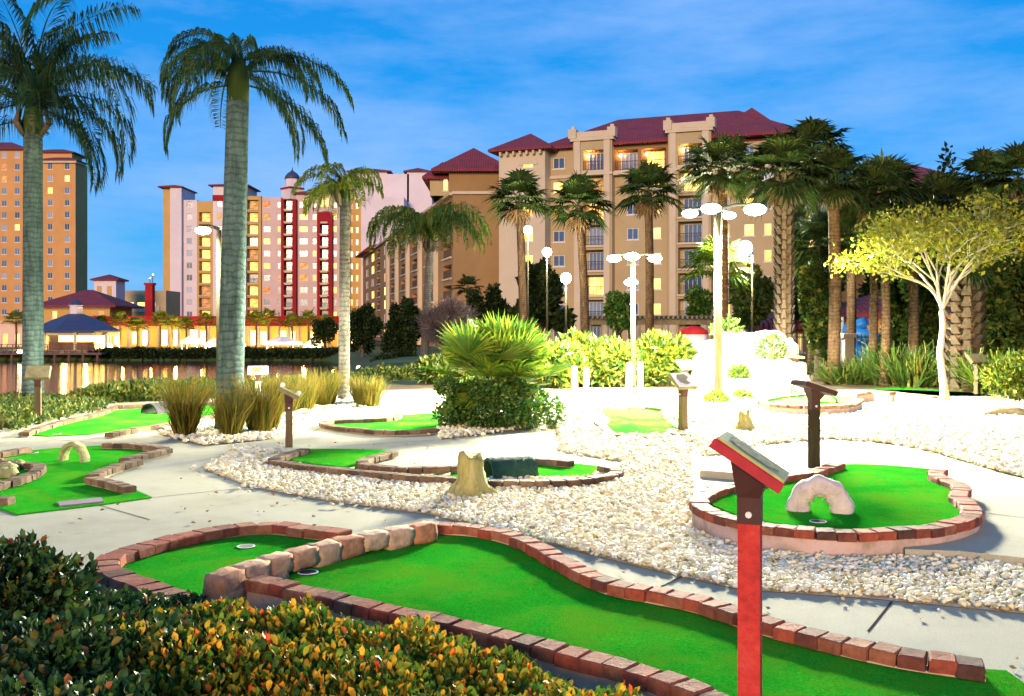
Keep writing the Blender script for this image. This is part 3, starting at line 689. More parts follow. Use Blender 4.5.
sign('small white topped sign behind the grey green palm trunk',258,399,.58,R(-80),MT['palepole'],MT['wht'],0,bw=.42,bl=.2,tilt=55,rock=False,pw=.10,plaque='wht')
sign('white floodlit sign board in front of the yellow shrubs',686,392,.62,R(-55),MT['palepole'],MT['wht'],0,bw=.42,bl=.3,tilt=40,rock=False,pw=.08,plaque='wht')
BOL=['pale timber bollard below the twin lamp post, left of the pair','pale timber bollard below the twin lamp post, right of the pair','pale bollard against the left end of the yellow shrubs','second pale bollard by the left end of the yellow shrubs, nearer the white gravel']
for (a,b,h),l in zip(((629,401,.78),(640,398,.78),(586,394,.60),(574,398,.68)),BOL):
    mb=MB(); mb.tube([(0,0,-.02),(0,0,h*.9),(0,0,h)],[.07,.065,.05],9); mb.tube([(0,0,h*.78),(0,0,h*.82)],[.078,.078],9)
    o=mb.build('timber_bollard',MT['palepole'],None,True); o.location=pt(a,b); tag(o,l,'bollard','pale timber bollards')

n=420; lx=RNG.uniform(-3.4,5.5,n); ly=RNG.uniform(4.2,13,n); ok=np.ones(n,bool)
for gpoly in GREENS:
    if gpoly[0]=='line':
        for a_ in gpoly[1][::2]: ok&=((lx-a_[0])**2+(ly-a_[1])**2)>gpoly[2]**2
    else: ok&=~pip(lx,ly,gpoly)
lx,ly=lx[ok],ly[ok]; C=np.stack([lx,ly,np.full(len(lx),.016)],1); D=RNG.normal(size=C.shape)*np.array([1,1,.12]); L=RNG.uniform(.025,.055,len(lx))
o=leafcloud('fallen_leaves',C,D,L,L*.5,MT['dead'],None); tag(o,'small dry leaves scattered over the paving and gravel','leaves',kind='stuff')
# ================================================================== shrubs near the camera
def B(px,py,d,rx,ry,rz): return ((xat(px,d),d,zat(py,d)),(rx,ry,rz))
shrub('dark green foreground shrub at the lower left corner',
   [((-2.08,4.05,.30),(.38,.38,.30)),((-2.45,3.9,.30),(.5,.45,.32)),((-1.68,3.55,.20),(.34,.36,.26)),((-1.9,3.3,.16),(.5,.4,.28)),((-1.45,3.1,.12),(.40,.36,.26)),((-2.06,4.0,.50),(.22,.25,.10)),((-1.62,3.98,.14),(.34,.3,.2)),((-1.35,3.75,.16),(.32,.3,.2)),((-2.10,5.05,.0),(.30,.24,.15)),((-1.72,4.95,.0),(.32,.24,.15)),((-1.95,4.7,.05),(.4,.3,.18))],
   56000,.040,MT['bush'],up=.4,wide=.58,stems=14,inner=.5,ovate=True)
shrub('orange tinged foreground hedge along the near brick edge',
   [((-1.30,4.25,.10),(.36,.30,.20)),((-.95,4.30,.08),(.36,.30,.20)),((-.55,4.15,.05),(.38,.30,.20)),((-.12,3.85,.02),(.38,.30,.20)),((.22,3.55,.0),(.34,.28,.19)),((.46,3.30,-.02),(.28,.25,.18)),
    ((-1.0,3.75,.08),(.5,.38,.22)),((-.55,3.55,.06),(.5,.38,.22)),((-.1,3.3,.03),(.45,.35,.2)),((-1.3,3.75,.12),(.4,.4,.24)),((.2,3.1,.0),(.4,.3,.2))],
   80000,.037,MT['hedge'],up=.55,wide=.55,stems=20,inner=.5,name='hedge',cat='hedge',ovate=True)

# ------------------------------------------------------------------ fan leaves
def fan_leaf(P, base, d, pet, Rb, nseg=18, droop=.25, spread=R(115), wid=None):
    """P: list collecting (quads verts). base/d Vectors."""
    d=d.normalized(); up=Vector((0,0,1)); side=d.cross(up)
    if side.length<.05: side=Vector((1,0,0))
    side.normalize(); nrm=side.cross(d)
    hub=base+d*pet
    w0=.012*Rb+.006; P.append([base+side*w0,base-side*w0,hub-side*w0,hub+side*w0])
    wid=wid or Rb*spread*1.30/nseg
    for i in range(nseg):
        a=-spread+2*spread*(i+.5)/nseg
        r=(d*math.cos(a)+side*math.sin(a)+nrm*(.18*abs(math.sin(a)))).normalized(); L=Rb*(.72+.28*math.cos(a*.75))*random.uniform(.9,1.08)
        s=r.cross(nrm).normalized()
        m=hub+r*L*.55; tip=hub+r*L+Vector((0,0,-droop*L*random.uniform(.5,1.3)))
        w=wid*.5*random.uniform(.8,1.05); f=nrm*w*.5
        P.append([hub,m-s*w+f,m,m]); P.append([hub,m,m+s*w+f,m+s*w+f])
        P.append([m-s*w+f,tip,tip,m]); P.append([m,tip,tip,m+s*w+f])
def fanmesh(name, P, m, parent):
    mb=MB()
    for q in P:
        vs=[]; 
        for v in q:
            if not any((v-u).length<1e-7 for u in vs): vs.append(v)
        if len(vs)>=3: mb.add(vs,[list(range(len(vs)))])
    return mb.build(name,m,parent)
def trunk_pts(H, lean, bend=0.0, n=9):
    return [Vector((lean[0]*t+bend*math.sin(math.pi*t),lean[1]*t,H*t-.05)) for t in [i/(n-1) for i in range(n)]]
def fan_palm(label, px, d, ytop, r_px, tw_px, z0=None, lean=0, m='fan', nleaf=26, skirt=True, boots=False, group='fan palms', name='fan_palm', topx=None, low=-.55):
    x0=xat(px,d); z0=hg(x0,d) if z0 is None else z0
    t=thing(name,label,'palm tree',(x0,d,z0),0,group)
    H=zat(ytop,d)-z0; r=r_px/F*d; tw=tw_px/F*d/2
    tp=trunk_pts(H,((topx-px)/F*d if topx is not None else lean,0),.06)
    mb=MB(); mb.tube(tp,[tw*(1.25 if i==0 else 1.0-.12*i/8) for i in range(9)],9); tr=mb.build('trunk',MT['brownbark'],t,True)
    if boots:
        mb=MB(); k=0; n=int(H/.13)
        for i in range(n):
            z=.1+i*.13; p=tp[0].lerp(tp[-1],z/H)
            for j in range(5):
                a=j*2*math.pi/5+i*.63; o=Vector((math.cos(a),math.sin(a),0)); q=p+o*tw*.9; q.z=z
                sd_=Vector((-o.y,o.x,0))*tw*.36
                mb.add([q-sd_,q+sd_,q+sd_*.55+o*tw*.75+Vector((0,0,.22)),q-sd_*.55+o*tw*.75+Vector((0,0,.22)),q+o*tw*.3-sd_,q+o*tw*.3+sd_],[[0,1,2,3],[4,5,2,3]])
        mb.build('leaf_bases',MT['bark'],tr)
    top=tp[-1]; P=[]
    for i in range(nleaf):
        el=math.asin(max(-.95,min(.98,low+(1.0-low)*((i+.5)/nleaf))))+random.uniform(-.12,.12); az=i*2.39996+random.uniform(-.3,.3)
        dv=Vector((math.cos(el)*math.cos(az),math.cos(el)*math.sin(az),math.sin(el)))
        fan_leaf(P,top,dv,r*random.uniform(.38,.52),r*random.uniform(.50,.64),20,.30)
    fanmesh('crown',P,MT[m],t)
    if skirt:
        P=[]
        for i in range(10):
            az=i*2.39996; el=R(random.uniform(-80,-55)); dv=Vector((math.cos(el)*math.cos(az),math.cos(el)*math.sin(az),math.sin(el)))
            fan_leaf(P,top-Vector((0,0,.05*r)),dv,r*.2,r*.42,9,.2,R(70))
        fanmesh('dead_skirt',P,MT['dead'],t)
    return t
# big fan leaf bush with ivy skirt
t=thing('fan_leaf_bush','big fan leaf palm bush with an ivy skirt in the middle of the gravel','shrub',(xat(497,15),15.0,0)); P=[]
for i in range(84):
    el=R(random.uniform(14,88) if i<60 else random.uniform(-32,18)); az=random.uniform(0,6.283)
    dv=Vector((math.cos(el)*math.cos(az),math.cos(el)*math.sin(az),math.sin(el)))
    b=Vector((random.uniform(-.28,.28),random.uniform(-.25,.25),.58))
    fan_leaf(P,b,dv,random.uniform(.30,.52)+.14*dv.z if i<60 else random.uniform(.18,.36),random.uniform(.52,.66) if i<60 else random.uniform(.40,.54),24,.04,R(105))
fanmesh('crown',P,MT['fanbright'],t)
ib=[((-.05,-.08,.34),(.78,.66,.40))]
for i in range(16):
    a_=i*2.4; q=.32+.38*random.random(); ib.append(((q*math.cos(a_)*1.25,q*math.sin(a_)*1.05,random.uniform(.12,.66)),(random.uniform(.16,.30),.24,random.uniform(.12,.24))))
C,N=blob_points(ib,15000,.4); C[:,2]=np.abs(C[:,2])
leafcloud('ivy_skirt',C,N+RNG.normal(size=C.shape)*.5,.055*(.6+.7*RNG.random(len(C))),.045*(.6+.7*RNG.random(len(C))),MT['ivy'],t)
mb=MB()
for i in range(5): mb.tube([(random.uniform(-.3,.3),random.uniform(-.2,.2),-.02),(random.uniform(-.3,.3),random.uniform(-.2,.2),.4)],.05,7)
mb.build('stems',MT['bark'],t)

# ------------------------------------------------------------------ straw grass clumps
def blades(name, n, h, r, m, parent, spread=.45, w=.012):
    a=RNG.random(n)*6.283; q=r*np.sqrt(RNG.random(n))*.85; b=np.stack([q*np.cos(a),q*np.sin(a),np.zeros(n)],1)
    a2=a+RNG.normal(size=n)*.6; lean=np.abs(RNG.normal(size=n))*spread; L=h*(.55+.5*RNG.random(n))
    d=np.stack([np.cos(a2)*np.sin(lean),np.sin(a2)*np.sin(lean),np.cos(lean)],1)
    o=np.stack([np.cos(a2),np.sin(a2),np.zeros(n)],1); s=np.stack([-np.sin(a2),np.cos(a2),np.zeros(n)],1)
    rot=RNG.random(n)[:,None]*3.1; s=s*np.cos(rot)+o*np.sin(rot)
    V=[];ks=(0,.5,.82,1.0)
    for k in ks:
        c=b+d*(L*k)[:,None]+(o-np.array([0,0,.6]))*(L*(.10+.22*RNG.random(n))*k*k)[:,None]; ww=w*(1-.75*k)
        V+= [c-s*ww,c+s*ww]
    V=np.stack(V,1).reshape(-1,3); bi=np.arange(n)[:,None]*8
    T=np.concatenate([bi+np.array([[2*i,2*i+1,2*i+3,2*i+2]]) for i in range(3)],0)
    return npmesh(name,V,T,m,parent,False,4)
GR=[('narrow straw grass clump left of the grey green palm',185,437,.66,.15,620),('short straw grass clump at the foot of the grey green palm',231,437,.52,.14,560),
 ('full straw grass clump right of the grey green palm',263,433,.66,.22,950),('bushy golden grass clump behind the olive sign',300,412,.52,.24,900),('tall golden grass clump left of the slender palm',322,407,.56,.26,900),
 ('round golden grass clump right of the slender palm',367,406,.46,.26,850),('golden grass clump half hidden behind the olive sign',285,414,.48,.22,700)]
for l,px,py,h,r,n in GR:
    h*=1.45
    p=pt(px,py); t=thing('ornamental_grass',l,'grass clump',p,0,'straw coloured grass clumps'); blades('blades',n,h,r,MT['drygrass'],t,.17,.007)
# ------------------------------------------------------------------ ground cover beds and low hedges
def lowbed(label, poly, h, n, leaf, m, name='low_hedge'):
    P=[pt(a,b) for a,b in poly]; c=sum(P,Vector())/len(P); t=thing(name,label,'hedge',(c.x,c.y,hg(c.x,c.y)))
    xy=np.array([(p.x,p.y) for p in P]); lo,hi=xy.min(0),xy.max(0); x=lo[0]+(hi[0]-lo[0])*RNG.random(n*3); y=lo[1]+(hi[1]-lo[1])*RNG.random(n*3)
    k=pip(x,y,[tuple(q) for q in xy]); x,y=x[k][:n],y[k][:n]; zz=h*(.35+.65*RNG.random(len(x))**.5)*(1+.25*np.sin(x*2.1)*np.cos(y*1.7))
    C=np.stack([x,y,hground(x,y)+zz],1)-np.array([c.x,c.y,hg(c.x,c.y)]); D=RNG.normal(size=C.shape)*.8+np.array([0,0,.7])
    L=leaf*(.6+.8*RNG.random(len(C))); leafcloud('foliage',C,D,L,L*.55,m,t)
    mb=MB(); 
    for i in range(8):
        j=random.randrange(len(C)); q=Vector(C[j]); z0=hg(q.x+c.x,q.y+c.y)-hg(c.x,c.y); mb.tube([(q.x,q.y,z0-.02),(q.x,q.y,q.z)],.012,5)
    mb.build('stems',MT['bark'],t); return t
lowbed('bright low ground cover at the left edge behind the far left green',[(-120,428),(15,432),(60,420),(105,410),(110,405),(60,402),(-120,402)],.14,15000,.09,MT['lowhedge'])
t=shrub('rounded low hedge on the lake bank left of the grey green palm',[B(108,396,20.5,.65,.8,.22),B(140,394,21,.9,.8,.27),B(180,393,21.5,.9,.8,.27),B(210,393,22,.6,.8,.27)],16000,.09,MT['lowhedge'],'hedge','hedge',None,-.05,.4,.55)
shrub('low green hedge on the lake bank behind the golden grass',[B(262,394,24,.8,.7,.35),B(290,392,25,.8,.7,.35),B(345,388,28,.9,.8,.4),B(390,380,30,1.0,.8,.4),B(420,378,31,.9,.8,.4)],12000,.10,MT['lowhedge'],'hedge','hedge',None,-.1,.4,.55)
shrub('dark clipped hedge on the far lake edge between slender and pale palms',[B(402,364,60,.9,1,.9),B(385,368,55,.8,1,.7)],4000,.2,MT['darkleaf'],'hedge','hedge',None,-.4,.4,.6)
# yellow lit shrub row
YS=['yellow floodlit shrub touching the fan leaf bush','yellow floodlit shrub second from the fan leaf bush','yellow floodlit shrub in the middle of the row','yellow floodlit shrub behind the timber bollards','yellow floodlit shrub right of the timber bollards','yellow floodlit shrub beside the rockery','pale olive shrub left of the fan leaf bush']
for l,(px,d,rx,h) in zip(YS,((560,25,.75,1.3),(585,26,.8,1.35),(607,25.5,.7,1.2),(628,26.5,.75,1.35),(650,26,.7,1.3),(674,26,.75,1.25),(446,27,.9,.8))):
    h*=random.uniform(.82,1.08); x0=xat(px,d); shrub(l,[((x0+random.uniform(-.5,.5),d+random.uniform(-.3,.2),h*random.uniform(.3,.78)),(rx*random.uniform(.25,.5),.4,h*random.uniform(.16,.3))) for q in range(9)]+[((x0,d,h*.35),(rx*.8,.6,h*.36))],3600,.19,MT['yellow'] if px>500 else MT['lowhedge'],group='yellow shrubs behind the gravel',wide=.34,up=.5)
shrub('round yellow green bush at the right edge',[B(1012,378,20,.55,.5,.36),B(1035,372,20,.5,.5,.45)],7000,.09,MT['yellow'],wide=.6)
# strap leaved plants under the right palms
IR=['strap leaved plant left of the pool fence pillar','strap leaved clump beneath the left brown trunk','tall strap leaved clump between the brown trunks','wide strap leaved clump in front of the pool house','strap leaved clump left of the pale tree','strap leaved clump behind the pale tree','strap leaved clump beside the booted palm','glossy strap leaved clump above the round bush','glossy strap leaved clump at the right edge']
for l,(px,d,h,r,m) in zip(IR,((845,27,.75,.6,'iris'),(880,27,.9,.7,'iris'),(898,26.5,1.35,.8,'iris'),(915,26,1.2,.8,'iris'),(928,26,1.0,.7,'drygrass'),(946,26,.8,.7,'drygrass'),(990,24,1.2,.8,'iris'),(1008,23,1.15,.8,'fanbright'),(1024,23,1.1,.8,'fanbright'))):
    x0=xat(px,d); t=thing('strap_leaf_plant',l,'plant',(x0,d,-.02),0,'strap leaved plants under the palms'); blades('blades',420,h,r,MT[m],t,.55,.035)

# ------------------------------------------------------------------ feather palms
def frond(V, T, base, az, el0, el1, L, nst, ll, droop, wl=.022):
    p=Vector(base); pts=[p.copy()]; n=18; dirs=[]
    for i in range(n):
        t=i/(n-1); el=el0+(el1-el0)*t**1.15; d=Vector((math.cos(el)*math.cos(az),math.cos(el)*math.sin(az),math.sin(el)))
        p=p+d*L/n; pts.append(p.copy()); dirs.append(d)
    side=Vector((-math.sin(az),math.cos(az),0))
    for i in range(n):       # rachis
        w=.022*(1-i/n)+.004; b=len(V); a,c=pts[i],pts[i+1]; up=side.cross(dirs[i])*w
        V.extend([a+side*w,a-up,a-side*w,c+side*w,c-up,c-side*w]); T.extend([[b,b+1,b+4,b+3],[b+1,b+2,b+5,b+4]])
    for i in range(nst):
        t=.10+.9*i/nst; k=min(n-1,int(t*n)); f=t*n-k; q=pts[k].lerp(pts[k+1],min(1,f)); d=dirs[k]
        le=ll*(.45+.75*math.sin(math.pi*min(1,t*.85+.12)))*random.uniform(.85,1.1)
        for s in (-1,1):
            v=(side*s*random.uniform(.55,1.0)+d*.55+Vector((0,0,random.uniform(.05,.5)))).normalized(); w=wl*random.uniform(.7,1.1)
            m=q+v*le*.45; tip=m+(v*.45+Vector((0,0,-droop*random.uniform(.6,1.2)))).normalized()*le*.6
            x=v.cross(Vector((0,0,1))); 
            if x.length<.1: x=d.copy()
            x=(x.normalized()*.6+d*.5).normalized()*w
            b=len(V); V.extend([q,m-x,m+x,tip]); T.extend([[b,b+1,b+2,b+2],[b+1,b+3,b+2,b+2]])
def feather_palm(label, px, d, ytop, tw_px, fronds, m='frond', tm='palmtrunk', topx=None, nst=60, ll=.42, wl=.022, shaft=None, z0=None, dead=0, name='feather_palm', taper=.12):
    x0=xat(px,d); z0=hg(x0,d) if z0 is None else z0; t=thing(name,label,'palm tree',(x0,d,z0))
    H=zat(ytop,d)-z0; tw=tw_px/F*d/2; tp=trunk_pts(H,((topx-px)/F*d if topx is not None else 0,0),.0,12)
    mb=MB(); mb.tube(tp,[tw*(1+.10*math.exp(-i*1.2)-taper*i/11) for i in range(12)],16); mb.build('trunk',MT[tm],t,True)
    top=tp[-1]
    if shaft:
        mb=MB(); h=shaft
        mb.tube([top-Vector((0,0,.1)),top+Vector((0,0,h*.4)),top+Vector((0,0,h))],[tw*(1-taper)*1.02,tw*.85,tw*.35],12); mb.build('crownshaft',MT['fan'],t,True)
    for (az,e0,e1,L) in fronds:
        V=[];T=[]; zoff=random.uniform(0,.8)*(shaft or .2)
        frond(V,T,top+Vector((0,0,zoff)),R(az),R(e0),R(e1),L,nst,ll*L/2.2,1.3,wl)
        mb=MB(); mb.v=[tuple(v) for v in V]; mb.f=[f if f[2]!=f[3] else f[:3] for f in T]; mb.m=[0]*len(T); mb.build('frond',MT[m],t)
    if dead:
        mb=MB()
        for i in range(dead):
            a=random.uniform(0,6.28); o=Vector((math.cos(a),math.sin(a),0)); mb.tube([top+o*tw*.8-Vector((0,0,.15)),top+o*tw*1.6+Vector((0,0,.1)),top+o*tw*1.2+Vector((0,0,.4))],[.05,.06,.02],6)
        mb.build('old_leaf_bases',MT['bark'],t,True)
    return t
# az 0 = right in the picture, 180 = left, 90 = away, 270 = towards the camera
def ring(n,L,e0=(20,75),e1=(-95,-50),a0=0,jl=.15): return [(a0+360*i/n+random.uniform(-14,14),random.uniform(*e0),random.uniform(*e1),L*random.uniform(1-jl,1+jl)) for i in range(n)]
feather_palm('tall feather palm with a thick grey green ringed trunk left of centre',229,14.5,92,27,
  [(182,64,-84,1.5),(176,46,-98,1.6),(200,55,-95,1.5),(163,25,-100,1.6),(190,0,-96,1.6),(212,20,-100,1.4),(150,75,-85,1.5),(2,22,-66,1.95),(352,6,-72,2.0),(14,-8,-80,1.85),(338,-14,-88,1.7),(8,35,-86,1.6),(40,50,-88,1.6),(270,62,-98,1.35),(95,72,-80,1.5),(245,40,-100,1.4),(120,20,-95,1.5),(186,78,-60,1.35),(172,82,-40,1.2),(20,70,-70,1.3),(358,-25,-90,1.6)],
  'frond','palmtrunk',238,84,.46,.013,.6,taper=.20)
feather_palm('tallest feather palm with a dark leaf base collar at the left edge',33,20,126,20,
  [(0,30,-95,2.7),(10,12,-98,2.5),(350,0,-98,2.3),(5,-15,-98,2.2),(178,35,-95,2.7),(170,15,-98,2.5),(190,-5,-98,2.3),(90,84,30,2.9),(270,84,20,2.8),(60,82,10,3.0),(120,80,0,2.9),(230,82,15,2.8),(310,80,-10,2.9),(30,74,-40,3.0),(150,76,-45,3.0),(200,74,-60,2.8),(340,78,-50,2.9),(20,66,-70,3.0),(345,60,-80,2.9),(165,62,-75,2.9),(280,60,-85,2.4),(250,70,-70,2.6),(75,60,-80,2.5),(0,80,0,3.0),(180,80,-10,3.0),(300,40,-95,2.3),(220,40,-98,2.3)],
  'frond','palmtrunk',33,70,.55,.020,.8,dead=14)
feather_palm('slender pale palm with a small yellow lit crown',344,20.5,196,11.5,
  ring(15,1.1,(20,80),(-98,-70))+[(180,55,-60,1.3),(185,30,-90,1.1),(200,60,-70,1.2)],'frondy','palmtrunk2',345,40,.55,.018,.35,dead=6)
feather_palm('pale trunked feather palm with a wide drooping crown before the rust brown wing',424,45,247,8.2,ring(30,3.7,(55,89),(-95,-78),0,.22),'frondm','palmtrunk2',430,60,.40,.035,.6,dead=8)
# ------------------------------------------------------------------ fan palms
fan_palm('fan palm before the cream tower of the right hotel',523,48,200,38,9,m='fan',topx=519)
fan_palm('fan palm in front of the first balcony column of the right hotel',586,48,206,40,9,m='fan',topx=579)
fan_palm('fan palm behind the twin lamp post',649,48,192,40,9,m='fan',topx=648)
fan_palm('fan palm with a ragged crown just behind the tall lamp post',722,30,168,46,10,m='fan',nleaf=34,low=-.8)
fan_palm('tall fan palm with a crosshatched booted trunk right of the lamp post',784,26.5,172,52,13,m='fandark',boots=True,nleaf=36,low=-.75)
fan_palm('low young fan palm between the lamp post and the booted palm',716,33,268,42,8,m='fanbright',nleaf=24,low=-.4,skirt=False)
RP=[('leftmost of the tall dark fan palms behind the pale tree',833,27,178,44,13,'fandark'),('fan palm with a slim reddish trunk left of the pale tree',872,27.5,195,46,9,'fandark'),('tall fan palm whose crown tops the dark grove left of the far roof',885,38,192,48,10,'fandark'),
 ('fan palm with a yellow lit trunk between strap leaved clumps',884,26,245,40,10,'fandark'),('fan palm right behind the pale tree trunk',912,27,236,46,11,'fandark'),('stout booted palm right of the pale tree trunk',964,24,250,44,26,'fandark'),
 ('dark fan palm silhouetted against the sky near the right edge',985,34,178,36,9,'fandark'),('dark fan palm cut by the right edge',1018,33,176,42,10,'fandark'),('fan palm with a pale trunk near the right edge',990,28,225,44,14,'fandark'),
 ('fan palm at the far right with a broad yellow lit trunk',1012,29,240,46,18,'fandark'),('low fan palm left of the blue slide',822,30,245,46,12,'fandark'),('fan palm filling the gap above the blue slide',850,36,225,46,10,'fandark'),('fan palm behind the pool house',940,45,205,42,8,'fandark'),('fan palm crown right of the booted palm',812,33,150,44,9,'fandark')]
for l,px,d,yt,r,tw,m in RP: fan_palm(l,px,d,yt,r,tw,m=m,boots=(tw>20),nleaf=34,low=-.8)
fan_palm('small dark fan palm by the bare bush',468,80,287,18,5,m='fandark',skirt=False,nleaf=18)
# ------------------------------------------------------------------ broadleaf trees
def tree(label, px, d, ytop, w_px, ybase_crown, m='darkleaf', n=7000, leaf=.28, tr=.16, group=None, name='broadleaf_tree', nb=7, cat='tree', trunkm='bark',wide=.6,up=.2):
    x0=xat(px,d); z0=hg(x0,d); t=thing(name,label,cat,(x0,d,z0),0,group); zt=zat(ytop,d)-z0; zb=max(.3,zat(ybase_crown,d)-z0); w=w_px/F*d/2
    H=zt-zb; blobs=[((0,0,zb+H*.45),(w*.5,w*.5,H*.36))]; nb=nb+6
    for i in range(nb):
        a=random.uniform(0,6.28); q=random.uniform(.35,.85); hz_=random.uniform(.15,.92); q*=1.1-.5*hz_; blobs.append(((w*q*math.cos(a),w*q*math.sin(a),zb+H*hz_),(w*random.uniform(.20,.36),w*.32,H*random.uniform(.12,.22))))
    C,N=blob_points(blobs,n,.25); D=N+RNG.normal(size=C.shape)*.7+np.array([0,0,up]); L=leaf*(.6+.8*RNG.random(len(C)))
    leafcloud('crown',C,D,L,L*wide,MT[m],t)
    mb=MB(); mb.tube([(0,0,-.2),(.05,0,zb*.6),(0,.05,zb+H*.4)],[tr*1.3,tr,tr*.5],8)
    for b in blobs[1:5]: mb.tube([(0,0,zb*.8),Vector(b[0])*.6+Vector((0,0,zb*.35)),b[0]],[tr*.55,tr*.35,tr*.12],6)
    mb.build('trunk',MT[trunkm],t,True); return t
tree('dark round tree left of the pale trunked palm, beside the slender palm',362,95,305,42,352,group='dark trees')
tree('dark tree behind the pale trunked palm',405,75,302,40,356,group='dark trees',n=6000)
tree('dark low tree left of the slender palm on the far shore',325,125,318,34,346,group='dark trees',n=4000)
tree('bushy green tree before the cream tower',540,52,268,58,332,m='darkleaf',n=9000)
tree('glossy tree between the second and third fan palms',618,50,296,34,330,m='ivy',n=5000,leaf=.22)
tree('grey twiggy bare bush behind the fan leaf bush',448,44,306,66,352,m='twig',n=9000,leaf=.5,wide=.05,name='bare_bush',cat='shrub',up=.6)
tree('small dark tree at the foot of the rust brown wing',488,70,290,44,345,n=6000)
tree('small green tree before the right hotel beside the tall lamp post',700,55,292,30,330,m='ivy',n=4000,leaf=.25)
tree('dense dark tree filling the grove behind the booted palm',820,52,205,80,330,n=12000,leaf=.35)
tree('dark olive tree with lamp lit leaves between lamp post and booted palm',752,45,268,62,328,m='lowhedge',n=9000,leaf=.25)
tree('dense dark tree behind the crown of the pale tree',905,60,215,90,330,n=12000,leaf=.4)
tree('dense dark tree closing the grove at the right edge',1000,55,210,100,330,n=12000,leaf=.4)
for l,px,d,yt,w in (('dark low tree between the rockery and the pool fence pillar',818,33,268,34),('dark understory tree left of the pale tree',897,35,268,40),('dark understory tree behind the strap leaves',922,34,270,48),('dark understory tree right of the booted palm',992,31,262,60),('dark understory tree at the right edge of the grove',1030,31,255,60)):
    tree(l.replace('dark ','green '),px,d-4.5,yt,w,366,m='midleaf',n=7000,leaf=.2)
tree('open silhouetted tree above the right grove',965,48,158,60,300,n=2200,leaf=.3)
# ------------------------------------------------------------------ the pale tree
t=thing('umbrella_tree','pale yellow spreading tree lit from the left, with a thin white curved trunk','tree',(xat(946,20),20,0))
segs=[]; tips=[]
def grow(p,d,L,r,lev):
    q=p+d*L; mid=p.lerp(q,.5)+Vector((random.uniform(-.04,.04),0,random.uniform(-.03,.03)))*L
    segs.append(([p,mid,q],[r,r*.85,r*.7]))
    if lev==0: tips.append(q); return
    if lev<=2: tips.append(q)
    for i in range(random.choice((2,3)) if lev<4 else 5):
        a=random.uniform(0,6.283); tilt=random.uniform(.35,.75)
        o=Vector((math.cos(a),math.sin(a),0)); nd=(d+o*tilt*1.3); nd.z*=.92; nd.z=max(nd.z,.02); grow(q,nd.normalized(),L*random.uniform(.68,.9),r*.62,lev-1)
tr_=[Vector((0,0,-.05)),Vector((-.06,0,.5)),Vector((-.12,0,1.0)),Vector((-.06,0,1.5)),Vector((-.08,0,1.85))]
segs.append((tr_,[.10,.075,.065,.06,.06]))
for az,el,L in ((183,24,1.05),(158,52,1.0),(208,60,.95),(80,72,1.0),(14,44,1.0),(340,64,1.0),(265,58,.85),(35,70,.9)):
    a,e=R(az),R(el); p=tr_[-1].copy(); d0=Vector((math.cos(a)*.35,math.sin(a)*.35,.9)).normalized(); L*=.84; d1=Vector((math.cos(e)*math.cos(a),math.cos(e)*math.sin(a),math.sin(e)))
    path=[p.copy()]
    for q in range(5):
        t_=q/4; p=p+(d0.lerp(d1,t_)).normalized()*L/5+Vector((random.uniform(-.02,.02),random.uniform(-.02,.02),0)); path.append(p.copy())
    segs.append((path,[.036,.034,.031,.029,.027,.025]))
    for s in range(3):
        w=random.uniform(-.5,.5)+(-.55,0,.55)[s]; nd=Vector((math.cos(e*.8)*math.cos(a+w),math.cos(e*.8)*math.sin(a+w),math.sin(e*.7)+random.uniform(-.05,.15))).normalized(); grow(p if s else path[-2],nd,L*random.uniform(.62,.8),.020,2)
mb=MB(); 
for p,r in segs[:1]: mb.tube(p,r,9)
tk=mb.build('trunk',MT['palebark'],t,True)
mb=MB()
for p,r in segs[1:]: mb.tube(p,r,5)
mb.build('limbs',MT['palebark'],t,True)
C=np.array([tuple(p) for p in tips]); per=26; C=np.repeat(C,per,0)+RNG.normal(size=(len(C)*per,3))*np.array([.15,.15,.11])
L=.095*(.6+.8*RNG.random(len(C))); leafcloud('crown',C,RNG.normal(size=C.shape)+np.array([0,0,.2]),L,L*.6,MT['treeleaf'],t)
print('umbrella tips',len(tips))

# ------------------------------------------------------------------ rockery
t=thing('rockery','floodlit stacked white boulder rockery at the far side of the gravel','rockery',(xat(745,24),24,0)); base=Vector((xat(745,24),24,0))
def boulder(px,py,d,w,h,dep):
    bm_=MB(); import bmesh
    bm=bmesh.new(); bmesh.ops.create_icosphere(bm,subdivisions=3,radius=1)
    ph_=[random.uniform(0,9) for _ in range(3)]; from mathutils import noise as mn
    for v in bm.verts:
        q=v.co; q=Vector([math.copysign(abs(a)**.62,a) for a in q]); q*=1+.22*mn.noise(v.co*1.6+Vector(ph_))+.08*mn.noise(v.co*4+Vector(ph_))
        v.co=Vector((q.x*w/2,q.y*dep/2,q.z*h/2))
    bm.verts.index_update(); bm_.add([v.co for v in bm.verts],[[v.index for v in f.verts] for f in bm.faces]); bm.free()
    o=bm_.build('boulder',MT['rock'],t,False); o.location=Vector((xat(px,d),d,zat(py,d)))-base; o.rotation_euler=(0,0,random.uniform(-.4,.4))
for a in ((740,343,25.0,1.3,.55,.9),(765,342,25,.9,.55,.8),(722,352,24.8,1.0,.6,.9),(752,356,24.4,1.4,.7,.9),(782,352,24.6,.7,.7,.8),(712,368,24.2,.9,.7,.9),(735,370,23.9,1.1,.7,.9),(762,372,23.8,1.1,.6,.9),(788,372,23.6,.7,.6,.8),
          (704,384,23.6,.7,.5,.7),(725,388,23.2,.9,.45,.7),(750,388,23,.9,.45,.7),(775,388,22.8,.8,.4,.7),(798,384,23.4,.6,.45,.6),(773,357,23.9,.5,.45,.5),(742,362,23.9,.6,.4,.5)): boulder(*a)
